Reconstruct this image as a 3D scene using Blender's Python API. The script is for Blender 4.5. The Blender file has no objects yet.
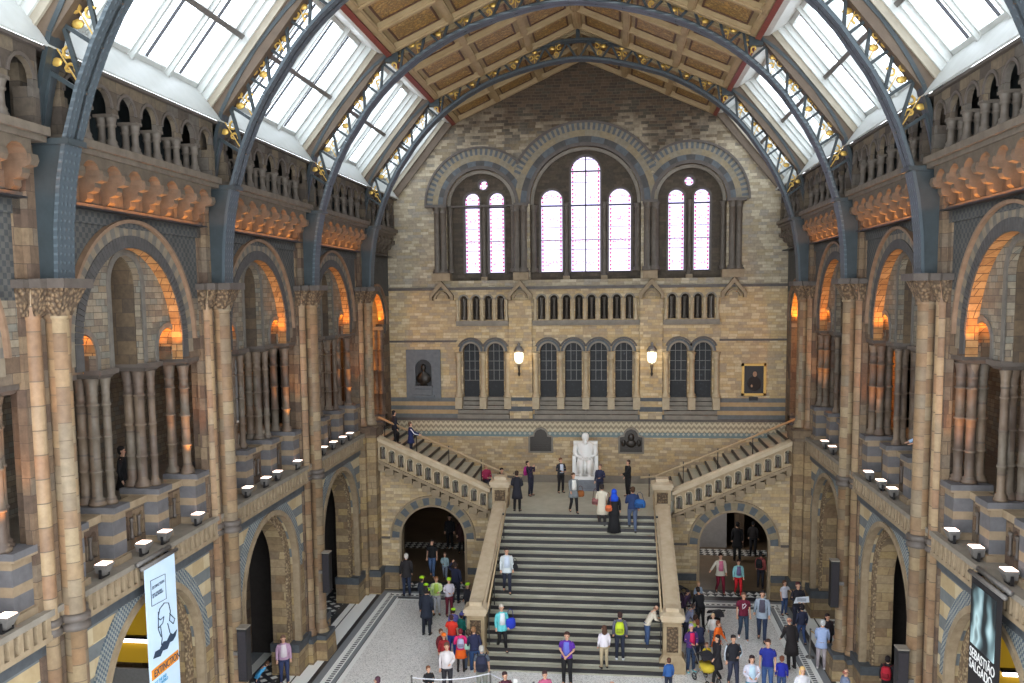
import bpy, math, random
from mathutils import Matrix, Vector
PI = math.pi
sin, cos, sqrt = math.sin, math.cos, math.sqrt
random.seed(7)
SC = bpy.context.scene
COL = SC.collection
FLOOR = -11.75          # the camera stands at height 0
LAND = -8.2             # half landing of the great stair
B = 6.65                # bay length
PY = [7.95, 14.6, 21.25, 27.9, 34.55]   # pier lines
BC = [11.275, 17.925, 24.575, 31.225]   # bay centres
WY = 39.1               # far wall
CX = 0.11               # axis of the hall
ORG = {}

# ------------------------------------------------------------------ materials
def srgb(c):
    return tuple(((v/255)/12.92 if v/255 <= .04045 else ((v/255+.055)/1.055)**2.4) for v in c) + (1.0,)

class NT:
    def __init__(s, name):
        s.m = bpy.data.materials.new(name); s.m.use_nodes = True
        s.t = s.m.node_tree; s.n = s.t.nodes; s.l = s.t.links
        s.n.clear()
        s.out = s.n.new('ShaderNodeOutputMaterial')
        s.b = s.n.new('ShaderNodeBsdfPrincipled')
        s.l.new(s.b.outputs[0], s.out.inputs[0])
    def lk(s, a, b): s.l.new(a, b)
    def put(s, sock, v):
        if hasattr(v, 'is_linked') or hasattr(v, 'links'): s.l.new(v, sock)
        else: sock.default_value = v
    def math(s, op, a, b=0.0, c=None):
        n = s.n.new('ShaderNodeMath'); n.operation = op
        s.put(n.inputs[0], a); s.put(n.inputs[1], b)
        if c is not None: s.put(n.inputs[2], c)
        return n.outputs[0]
    def pos(s):
        g = s.n.new('ShaderNodeNewGeometry'); x = s.n.new('ShaderNodeSeparateXYZ')
        s.l.new(g.outputs['Position'], x.inputs[0]); s.posv = g.outputs['Position']
        return x.outputs[0], x.outputs[1], x.outputs[2]
    def objpos(s):
        g = s.n.new('ShaderNodeTexCoord'); x = s.n.new('ShaderNodeSeparateXYZ')
        s.l.new(g.outputs['Object'], x.inputs[0]); s.posv = g.outputs['Object']
        return x.outputs[0], x.outputs[1], x.outputs[2]
    def vec(s, x, y, z=0.0):
        n = s.n.new('ShaderNodeCombineXYZ'); s.put(n.inputs[0], x); s.put(n.inputs[1], y); s.put(n.inputs[2], z)
        return n.outputs[0]
    def white(s, v):
        n = s.n.new('ShaderNodeTexWhiteNoise'); n.noise_dimensions = '3D'; s.l.new(v, n.inputs['Vector']); return n.outputs['Value']
    def noise(s, v, sc, det=3.0, rough=.6):
        n = s.n.new('ShaderNodeTexNoise'); s.l.new(v, n.inputs['Vector'])
        n.inputs['Scale'].default_value = sc; n.inputs['Detail'].default_value = det; n.inputs['Roughness'].default_value = rough
        return n.outputs['Fac']
    def ramp(s, f, stops, const=True):
        n = s.n.new('ShaderNodeValToRGB'); r = n.color_ramp
        r.interpolation = 'CONSTANT' if const else 'LINEAR'
        while len(r.elements) < len(stops): r.elements.new(.5)
        for e, (p, c) in zip(r.elements, stops): e.position = p; e.color = srgb(c)
        s.put(n.inputs[0], f); return n.outputs[0]
    def mix(s, f, a, b, mode='MIX'):
        n = s.n.new('ShaderNodeMix'); n.data_type = 'RGBA'; n.blend_type = mode
        s.put(n.inputs[0], f)
        s.put(n.inputs[6], srgb(a) if isinstance(a, tuple) else a)
        s.put(n.inputs[7], srgb(b) if isinstance(b, tuple) else b)
        return n.outputs[2]
    def bump(s, h, st=.3, d=.02):
        n = s.n.new('ShaderNodeBump'); n.inputs['Strength'].default_value = st; n.inputs['Distance'].default_value = d
        s.put(n.inputs['Height'], h); s.l.new(n.outputs[0], s.b.inputs['Normal'])
    def fin(s, col, rough=.8, metal=0.0):
        s.put(s.b.inputs['Base Color'], srgb(col) if isinstance(col, tuple) else col)
        s.b.inputs['Roughness'].default_value = rough; s.b.inputs['Metallic'].default_value = metal
        return s.m

def even(cols):
    return [(i/len(cols), c) for i, c in enumerate(cols)]

def ashlar(name, cols, bw, rh, mort, mw=.012, rough=.85, dirt=.3, dirtcol=(60, 52, 45), dsc=1.1):
    """coursed blocks of random colours; courses follow Z, joints run along X+Y"""
    t = NT(name); x, y, z = t.pos()
    u = t.math('ADD', x, y)
    r = t.math('DIVIDE', z, rh); row = t.math('FLOOR', r); fz = t.math('SUBTRACT', r, row)
    sh = t.white(t.vec(row, 3.1, 7.7))
    q = t.math('ADD', t.math('DIVIDE', u, bw), t.math('MULTIPLY', sh, 5.0)); cell = t.math('FLOOR', q); fu = t.math('SUBTRACT', q, cell)
    side = t.math('SIGN', x)
    w = t.white(t.vec(cell, row, side))
    c = t.ramp(w, even(cols))
    n1 = t.noise(t.posv, 9, 4)
    c = t.mix(.5, c, t.ramp(n1, [(.25, (90, 84, 76)), (.75, (215, 210, 200))], False), 'SOFT_LIGHT')
    n2 = t.noise(t.posv, dsc, 3)
    df = t.math('MULTIPLY', t.math('MAXIMUM', t.math('SUBTRACT', n2, .48), 0.0), 4*dirt); df.node.use_clamp = True
    c = t.mix(df, c, dirtcol)
    m = t.math('MAXIMUM', t.math('LESS_THAN', fz, mw/rh), t.math('LESS_THAN', fu, mw/bw))
    c = t.mix(m, c, mort)
    t.bump(t.math('SUBTRACT', t.math('MULTIPLY', n1, .6), m), .35, .015)
    return t.fin(c, rough)

def drum(name, cols, rh=.3, joint=(96, 80, 62), rough=.6):
    """a shaft built of drums: one random colour for each drum"""
    t = NT(name); x, y, z = t.pos()
    cell = t.math('ROUND', t.math('MULTIPLY', y, 1/.62)); cx = t.math('ROUND', t.math('MULTIPLY', x, 1/.4))
    off = t.white(t.vec(cell, cx, 5.0))
    r = t.math('ADD', t.math('DIVIDE', z, rh), off); row = t.math('FLOOR', r); fz = t.math('SUBTRACT', r, row)
    c = t.ramp(t.white(t.vec(cell, cx, row)), even(cols))
    n1 = t.noise(t.posv, 7, 3)
    c = t.mix(.4, c, t.ramp(n1, [(.3, (95, 88, 80)), (.7, (205, 200, 190))], False), 'SOFT_LIGHT')
    m = t.math('LESS_THAN', fz, .05)
    c = t.mix(m, c, joint)
    t.bump(m, .3, -.01)
    return t.fin(c, rough)

def plain(name, col, rough=.7, metal=0.0, var=.35, sc=6, bump=.0, col2=None):
    t = NT(name); t.pos()
    n = t.noise(t.posv, sc, 4)
    if col2: c = t.mix(t.ramp(n, [(.38, (0, 0, 0)), (.62, (255, 255, 255))], False), col, col2)
    else: c = t.mix(var, col, t.ramp(n, [(.3, (100, 100, 100)), (.7, (190, 190, 190))], False), 'SOFT_LIGHT')
    if bump: t.bump(n, bump, .02)
    return t.fin(c, rough, metal)

def objplain(name, col, rough=.8, metal=0.0, sc=14):
    t = NT(name); t.objpos(); n = t.noise(t.posv, sc, 3)
    return t.fin(t.mix(.35, col, t.ramp(n, [(.3, (95, 95, 95)), (.7, (180, 180, 180))], False), 'SOFT_LIGHT'), rough, metal)

def emit(name, col, st):
    t = NT(name); x, y, z = t.pos(); n = t.noise(t.posv, 30, 2)
    t.put(t.b.inputs['Emission Color'], t.mix(n, col, tuple(min(255, int(v*1.05)) for v in col)))
    t.b.inputs['Emission Strength'].default_value = st
    return t.fin(col, .4)

BUFF = [(158, 136, 102), (146, 124, 93), (137, 117, 90), (165, 145, 112), (131, 108, 82), (152, 133, 105), (126, 109, 88), (159, 137, 98)]
M = {}
M['wall_lower'] = ashlar('buff stone blocks', BUFF, .62, .26, (104, 87, 64), .012, dirt=.25)
M['wall_far'] = ashlar('buff brick', [(194, 174, 140), (184, 162, 126), (202, 184, 152), (174, 154, 126), (190, 166, 126), (168, 152, 130)], .34, .125, (150, 130, 100), .009, dirt=.2)
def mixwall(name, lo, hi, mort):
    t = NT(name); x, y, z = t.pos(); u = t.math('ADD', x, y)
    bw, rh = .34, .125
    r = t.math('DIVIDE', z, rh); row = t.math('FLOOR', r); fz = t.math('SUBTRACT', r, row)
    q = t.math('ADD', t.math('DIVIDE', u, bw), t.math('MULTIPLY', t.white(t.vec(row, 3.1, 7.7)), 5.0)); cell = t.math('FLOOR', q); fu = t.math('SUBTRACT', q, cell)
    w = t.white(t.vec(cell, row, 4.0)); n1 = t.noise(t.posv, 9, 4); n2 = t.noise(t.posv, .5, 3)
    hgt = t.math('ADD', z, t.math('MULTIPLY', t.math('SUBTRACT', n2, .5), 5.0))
    f = t.math('DIVIDE', t.math('SUBTRACT', t.math('ADD', hgt, t.math('MULTIPLY', w, 1.2)), 5.6), 2.4); f.node.use_clamp = True  # brick darkens with height: the unlit gable is painted into the colour
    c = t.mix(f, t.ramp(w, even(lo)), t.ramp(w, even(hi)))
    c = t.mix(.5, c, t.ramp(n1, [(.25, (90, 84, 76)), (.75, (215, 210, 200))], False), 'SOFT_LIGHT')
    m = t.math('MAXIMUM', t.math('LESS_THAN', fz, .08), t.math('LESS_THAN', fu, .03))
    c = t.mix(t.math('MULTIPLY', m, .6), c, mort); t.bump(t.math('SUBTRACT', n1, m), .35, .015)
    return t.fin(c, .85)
M['wall_far_upper'] = mixwall('grey buff brick shaded upward', [(176, 164, 142), (162, 150, 130), (186, 174, 152), (152, 140, 122), (160, 146, 120), (154, 146, 134)], [(84, 70, 55), (76, 63, 50), (91, 76, 60), (70, 60, 49), (80, 66, 51), (76, 69, 58)], (120, 108, 92))
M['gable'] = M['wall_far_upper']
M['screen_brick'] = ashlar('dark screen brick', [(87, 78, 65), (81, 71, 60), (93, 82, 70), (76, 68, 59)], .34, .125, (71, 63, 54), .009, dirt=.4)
M['tympanum'] = ashlar('grey rubble brick', [(131, 122, 107), (119, 107, 92), (136, 126, 109), (110, 99, 87), (124, 109, 90), (117, 114, 105)], .3, .13, (77, 68, 58), .012, dirt=.35)
M['upper_stone'] = ashlar('dark upper stone', [(102, 91, 76), (86, 76, 65), (110, 97, 80), (76, 67, 59), (94, 88, 81)], .5, .3, (59, 51, 44), .01, dirt=.5)
M['pier_stone'] = ashlar('brown pier stone', [(111, 91, 72), (100, 82, 66), (120, 102, 81), (90, 73, 61), (108, 95, 81)], .45, .3, (72, 57, 46), .012, dirt=.35)
M['shaft'] = drum('buff and rose drums', [(139, 117, 89), (128, 104, 79), (146, 128, 100), (120, 98, 76), (135, 120, 98), (130, 106, 79), (124, 109, 89), (137, 109, 81)], .31)
M['shaft_small'] = drum('narrow drums', [(146, 120, 92), (136, 106, 80), (152, 130, 100), (128, 102, 78), (144, 124, 98)], .42)
M['shaft_dark'] = drum('brown colonnette drums', [(104, 88, 74), (96, 80, 68), (112, 96, 80), (90, 76, 66), (104, 94, 82)], .85, (84, 72, 62))
M['shaft_grey'] = plain('grey colonnette stone', (98, 89, 79), .6, var=.5, sc=5)
M['string'] = plain('dark moulded stone', (91, 82, 75), .55, var=.5, sc=4, bump=.2)
M['ledge'] = plain('grey ledge stone', (136, 128, 116), .7, var=.5, sc=3, bump=.2)
M['buff_mould'] = plain('buff moulding', (152, 134, 108), .75, var=.6, sc=4, bump=.2)
M['step_stone'] = plain('pale step stone', (180, 177, 160), .6, var=.5, sc=2.2)
M['nosing'] = plain('black stair nosing', (34, 30, 32), .5, var=.3)
M['coping'] = plain('cream coping stone', (198, 180, 152), .6, var=.6, sc=3, bump=.1, )
M['newel'] = plain('cream newel stone', (174, 154, 122), .7, var=.6, sc=4, bump=.2)
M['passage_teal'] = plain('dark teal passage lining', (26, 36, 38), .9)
M['jamb_shaded'] = ashlar('jamb stone with painted shade', [(92, 76, 58), (84, 70, 54), (100, 84, 64), (78, 66, 54)], .45, .3, (66, 54, 44), .012, dirt=.4)  # shade inside the gallery openings put into the stone colours
M['column_pale'] = plain('pale column stone', (178, 162, 134), .6, var=.5, sc=5)
M['cornice'] = plain('weathered cornice stone', (107, 96, 83), .75, var=.6, sc=4, bump=.2)
M['arch_tan'] = plain('weathered tan voussoir', (128, 116, 98), .75, var=.5)
M['arch_grey'] = plain('weathered grey voussoir', (104, 98, 90), .75, var=.5)
M['hood_red'] = plain('reddish hood mould', (132, 106, 84), .7, var=.5)
M['blue_band'] = plain('slate blue band', (78, 82, 86), .6, var=.5, sc=5)
M['carved'] = None
def carved(name, a, b, sc=9):
    t = NT(name); t.pos()
    v = t.n.new('ShaderNodeTexVoronoi'); v.inputs['Scale'].default_value = sc; t.lk(t.posv, v.inputs['Vector'])
    f = t.ramp(v.outputs['Distance'], [(.25, (0, 0, 0)), (.6, (255, 255, 255))], False)
    t.bump(v.outputs['Distance'], .9, -.05)
    return t.fin(t.mix(f, a, b), .8)
M['carved'] = carved('carved foliage', (126, 104, 78), (82, 66, 50), 13)
M['carved_pale'] = carved('carved pale ornament', (168, 146, 112), (112, 92, 70), 13)
M['corbel'] = plain('corbel stone', (96, 84, 70), .75, var=.6, sc=5, bump=.3)
def stripes(name):
    t = NT(name); x, y, z = t.pos()
    f = t.math('FRACT', t.math('DIVIDE', z, .62)); s = t.math('LESS_THAN', f, .46)
    n = t.noise(t.posv, 5, 4)
    w = t.white(t.vec(t.math('FLOOR', t.math('MULTIPLY', t.math('ADD', x, y), 1.7)), t.math('FLOOR', t.math('DIVIDE', z, .31)), 2.0))
    cream = t.ramp(w, even([(184, 166, 132), (174, 154, 118), (190, 174, 142)]))
    c = t.mix(s, cream, (112, 116, 116))
    c = t.mix(.4, c, t.ramp(n, [(.3, (100, 100, 100)), (.7, (185, 185, 185))], False), 'SOFT_LIGHT')
    return t.fin(c, .8)
M['spandrel'] = stripes('blue and cream striped stone')
def pedstripe():
    t = NT('striped pedestal stone'); x, y, z = t.pos()
    f = t.math('FRACT', t.math('DIVIDE', t.math('ADD', z, .12), .46)); s = t.math('LESS_THAN', f, .62)
    n = t.noise(t.posv, 6, 3)
    c = t.mix(s, (142, 124, 100), (98, 96, 98))
    return t.fin(t.mix(.4, c, t.ramp(n, [(.3, (100, 100, 100)), (.7, (185, 185, 185))], False), 'SOFT_LIGHT'), .7)
M['pedestal'] = pedstripe()
def farstripe():
    t = NT('blue and buff courses'); x, y, z = t.pos()
    f = t.math('FRACT', t.math('DIVIDE', t.math('ADD', z, 5.38), .36)); s = t.math('LESS_THAN', f, .5)
    n = t.noise(t.posv, 6, 3)
    c = t.mix(s, (174, 148, 110), (108, 110, 110))
    return t.fin(t.mix(.4, c, t.ramp(n, [(.3, (100, 100, 100)), (.7, (185, 185, 185))], False), 'SOFT_LIGHT'), .8)
M['far_courses'] = farstripe()
def diaper(name, a, b, p=.16):
    t = NT(name); x, y, z = t.pos(); u = t.math('ADD', x, y)
    s1 = t.math('ABSOLUTE', t.math('SUBTRACT', t.math('FRACT', t.math('DIVIDE', t.math('ADD', u, z), p)), .5))
    s2 = t.math('ABSOLUTE', t.math('SUBTRACT', t.math('FRACT', t.math('DIVIDE', t.math('SUBTRACT', u, z), p)), .5))
    f = t.math('GREATER_THAN', t.math('ADD', s1, s2), .52)
    n = t.noise(t.posv, 3, 3)
    c = t.mix(f, a, b)
    return t.fin(t.mix(.5, c, t.ramp(n, [(.3, (90, 90, 90)), (.7, (180, 180, 180))], False), 'SOFT_LIGHT'), .8)
M['diaper'] = diaper('blue grey diaper', (86, 84, 79), (63, 64, 65), .2)
M['ring_blue'] = diaper('patterned blue archivolt', (150, 152, 146), (84, 98, 110), .12)
M['ring_dark'] = plain('dark voussoir', (75, 72, 70), .7, var=.5)
M['ring_pale'] = plain('pale voussoir', (137, 127, 108), .75, var=.5)
M['ring_slate'] = plain('slate voussoir', (90, 95, 99), .7, var=.5)
M['ring_buff'] = plain('buff voussoir', (142, 128, 102), .75, var=.5)
M['soffit'] = ashlar('glazed buff arch blocks', [(158, 118, 72), (144, 106, 64), (168, 130, 84)], .3, .15, (84, 56, 32), .016, dirt=.1)
def zig():
    t = NT('zigzag mosaic'); x, y, z = t.pos(); 
    tri = t.math('ABSOLUTE', t.math('SUBTRACT', t.math('FRACT', t.math('DIVIDE', x, .22)), .5))
    v = t.math('FRACT', t.math('ADD', t.math('DIVIDE', z, .24), tri))
    f = t.math('LESS_THAN', v, .5)
    return t.fin(t.mix(f, (196, 182, 152), (146, 132, 110)), .7)
M['zigzag'] = zig()
def tealband():
    t = NT('teal mosaic band'); x, y, z = t.pos()
    a = t.math('ABSOLUTE', t.math('SUBTRACT', t.math('FRACT', t.math('DIVIDE', x, .22)), .5))
    b = t.math('ABSOLUTE', t.math('SUBTRACT', t.math('FRACT', t.math('DIVIDE', z, .22)), .5))
    f = t.math('LESS_THAN', t.math('ADD', a, b), .33)
    return t.fin(t.mix(f, (112, 128, 128), (172, 170, 154)), .7)
M['teal_band'] = tealband()
M['iron'] = plain('blue grey painted iron', (58, 66, 69), .42, .15, var=.4, sc=4)
def rivet():
    t = NT('riveted blue grey iron'); x, y, z = t.pos()
    a = t.math('SUBTRACT', t.math('FRACT', t.math('DIVIDE', y, .12)), .5); b = t.math('SUBTRACT', t.math('FRACT', t.math('DIVIDE', z, .14)), .5)
    d = t.math('SQRT', t.math('ADD', t.math('MULTIPLY', a, a), t.math('MULTIPLY', b, b)))
    h = t.math('SUBTRACT', .3, d); h.node.use_clamp = True
    t.bump(h, .9, .05)
    return t.fin(t.mix(t.math('GREATER_THAN', h, .12), (72, 82, 88), (88, 99, 105)), .42, .15)
M['rivet'] = rivet()
M['gold'] = plain('gilded ironwork', (214, 178, 96), .35, .55, var=.5, sc=20)
M['white_wood'] = plain('white painted timber', (192, 194, 190), .5, var=.3, sc=3)
M['cream_wood'] = plain('cream painted timber', (165, 144, 107), .6, var=.4, sc=3)
M['grey_wood'] = plain('grey cream timber', (163, 154, 137), .6, var=.4, sc=3)
M['brown_wood'] = plain('brown timber', (96, 80, 64), .6, var=.5, sc=4)
M['maroon'] = plain('maroon painted purlin', (126, 58, 46), .55, var=.5, sc=8)
def goldpanel():
    t = NT('gilded painted panel'); t.pos()
    n = t.noise(t.posv, 5.5, 6, .7)
    c = t.ramp(n, [(.36, (176, 140, 76)), (.45, (146, 112, 58)), (.52, (96, 76, 48)), (.57, (160, 130, 74)), (.66, (184, 158, 100))], False)
    return t.fin(c, .5, .1)
M['gold_panel'] = goldpanel()
M['dark_line'] = plain('dark panel moulding', (84, 56, 38), .6, var=.4)
M['black'] = objplain('black case', (26, 24, 26), .5)
M['grey_metal'] = objplain('grey lamp housing', (120, 116, 112), .5, .3)
M['lens'] = emit('lamp lens', (255, 216, 198), 2.2)
M['lantern_glass'] = emit('lantern glass', (255, 236, 200), 1.5)
M['marble'] = objplain('white marble', (236, 234, 230), .35, sc=4)
M['grey_marble'] = plain('grey plinth marble', (128, 132, 140), .4, var=.5)
M['bronze'] = objplain('dark bronze', (52, 46, 40), .4, .5)
M['niche_slate'] = plain('grey slate surround', (100, 104, 108), .6, var=.4)
M['gilt'] = objplain('gilt frame', (206, 170, 96), .4, .3)
M['dark_canvas'] = objplain('dark oil canvas', (26, 20, 17), .5)
M['leather'] = objplain('brown leather', (130, 76, 40), .6)
M['rail_wood'] = objplain('pale wooden handrail', (188, 166, 132), .5)
M['dark_room'] = plain('wall with painted gloom', (46, 40, 36), .9, var=.4)  # dark colour stands in for the gloom of unlit rooms
M['passage_grey'] = plain('pale grey partition', (150, 146, 144), .8, var=.3)
M['passage_floor'] = plain('brown passage floor', (104, 84, 64), .5, var=.4)
def glassclear(name, col=(245, 250, 255)):
    t = NT(name); t.pos(); n = t.noise(t.posv, 2, 2)
    t.n.remove(t.b)
    tr = t.n.new('ShaderNodeBsdfTransparent'); gl = t.n.new('ShaderNodeBsdfGlossy'); gl.inputs['Roughness'].default_value = .1
    t.lk(t.mix(n, col, tuple(int(v*.97) for v in col)), tr.inputs[0])
    mx = t.n.new('ShaderNodeMixShader'); mx.inputs[0].default_value = .05
    t.lk(tr.outputs[0], mx.inputs[1]); t.lk(gl.outputs[0], mx.inputs[2]); t.lk(mx.outputs[0], t.out.inputs[0])
    return t.m
M['glass'] = glassclear('clear roof glass')
def stained(c0, hw):
    """leaded glass: pale centre, dotted pink and red borders, thin lead lines; c0 = centre X, hw = half width"""
    t = NT('stained glass'); x, y, z = t.pos()
    t.n.remove(t.b)
    n = t.noise(t.posv, 14, 3, .7)
    du = t.math('ABSOLUTE', t.math('SUBTRACT', x, c0))
    pale = t.ramp(n, [(.32, (170, 170, 220)), (.4, (240, 236, 250)), (.64, (250, 246, 255)), (.72, (232, 180, 206))], False)
    dots = t.math('LESS_THAN', t.math('FRACT', t.math('DIVIDE', z, .17)), .5)
    brd = t.math('GREATER_THAN', du, hw-.1); brd2 = t.math('LESS_THAN', du, hw-.035)
    c = t.mix(t.math('MULTIPLY', t.math('MULTIPLY', brd, brd2), dots), pale, (196, 60, 118))
    zz = t.math('FRACT', t.math('DIVIDE', t.math('ADD', z, .1), .95))
    mot = t.math('MULTIPLY', t.math('LESS_THAN', t.math('ABSOLUTE', t.math('SUBTRACT', zz, .5)), .1), t.math('GREATER_THAN', n, .56))
    c = t.mix(t.math('MULTIPLY', mot, t.math('LESS_THAN', du, hw-.14)), c, (214, 120, 150))
    c = t.mix(1.0, c, (158, 150, 162), 'MULTIPLY')
    lead = t.math('LESS_THAN', t.math('FRACT', t.math('DIVIDE', z, .95)), .025)
    c = t.mix(lead, c, (50, 50, 90))
    tr = t.n.new('ShaderNodeBsdfTransparent'); t.lk(c, tr.inputs[0]); t.lk(tr.outputs[0], t.out.inputs[0])
    return t.m
def darkglass():
    t = NT('dark arcade glass'); t.pos(); n = t.noise(t.posv, 7, 4)
    c = t.ramp(n, [(.5, (12, 12, 15)), (.64, (24, 25, 29)), (.76, (70, 74, 80))], False)
    return t.fin(c, .6)
M['dark_glass'] = darkglass()
M['lead'] = plain('lead bars', (50, 48, 52), .6)

def floor_mat():
    """terrazzo field with inlaid marble strips along the piers and across in front of the arches"""
    t = NT('inlaid marble floor'); x, y, z = t.pos()
    n = t.noise(t.posv, 26, 5, .8); n2 = t.noise(t.posv, .8, 2)
    terr = t.ramp(n, [(.38, (150, 147, 143)), (.48, (232, 229, 225)), (.6, (250, 248, 244))], False)
    terr = t.mix(.18, terr, t.ramp(n2, [(.3, (110, 106, 100)), (.7, (180, 180, 180))], False), 'SOFT_LIGHT')
    W, G, D, K = (246, 246, 242), (132, 136, 140), (44, 46, 52), (58, 60, 66)
    ax = t.math('ABSOLUTE', x)
    def checks(u, v, p, q):
        a = t.math('LESS_THAN', t.math('FRACT', t.math('DIVIDE', u, p)), .55); b = t.math('LESS_THAN', t.math('FRACT', t.math('DIVIDE', v, q)), .55)
        return t.math('MULTIPLY', a, b)
    key = t.mix(checks(y, t.math('SUBTRACT', ax, 7.31), .16, .25), W, D)
    dg = t.math('MULTIPLY', t.math('GREATER_THAN', t.math('FRACT', t.math('DIVIDE', t.math('ADD', x, y), .5)), .45), t.math('GREATER_THAN', t.math('FRACT', t.math('DIVIDE', t.math('SUBTRACT', x, y), .5)), .45))
    tile = t.mix(dg, K, W)
    c = terr
    edges = [(6.94, W), (7.1, D), (7.125, G), (7.26, W), (7.31, None), (7.54, W), (7.6, G), (7.83, D), (7.98, W), (8.48, D), (8.53, W), (8.75, K), (8.98, 'tile'), (9.75, K), (9.9, W), (10.2, G)]
    for e, col in edges:
        f = t.math('GREATER_THAN', ax, e)
        c = t.mix(f, c, key if col is None else tile if col == 'tile' else col)
    tr_ = t.math('MULTIPLY', t.math('ABSOLUTE', t.math('SUBTRACT', t.math('FRACT', t.math('DIVIDE', x, .3)), .5)), 2.0)
    yy = t.math('FRACT', t.math('DIVIDE', t.math('SUBTRACT', y, 34.95), .325))
    zgz = t.mix(t.math('LESS_THAN', yy, tr_), D, W)
    keyx = t.mix(checks(x, y, .2, .3), W, D)
    cross = [(33.45, W), (33.6, D), (33.75, G), (33.9, W), (33.95, keyx), (34.2, W), (34.25, G), (34.5, D), (34.95, zgz), (35.6, D), (35.75, 'P')]
    inx = t.math('LESS_THAN', ax, 7.1)
    wd = t.ramp(n2, [(.3, (96, 80, 62)), (.7, (128, 108, 86))], False)
    for e, col in cross:
        f = t.math('GREATER_THAN', y, e)
        if e < 34.1: f = t.math('MULTIPLY', f, t.math('LESS_THAN', ax, 6.9+(e-33.45)))
        elif e < 34.5: f = t.math('MULTIPLY', f, t.math('LESS_THAN', ax, 7.6))
        c = t.mix(f, c, wd if col == 'P' else col)
    f = t.math('MULTIPLY', t.math('GREATER_THAN', y, 40.6), t.math('LESS_THAN', y, 41.6))
    c = t.mix(f, c, zgz)
    return t.fin(c, .35)
M['floor'] = floor_mat()

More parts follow.
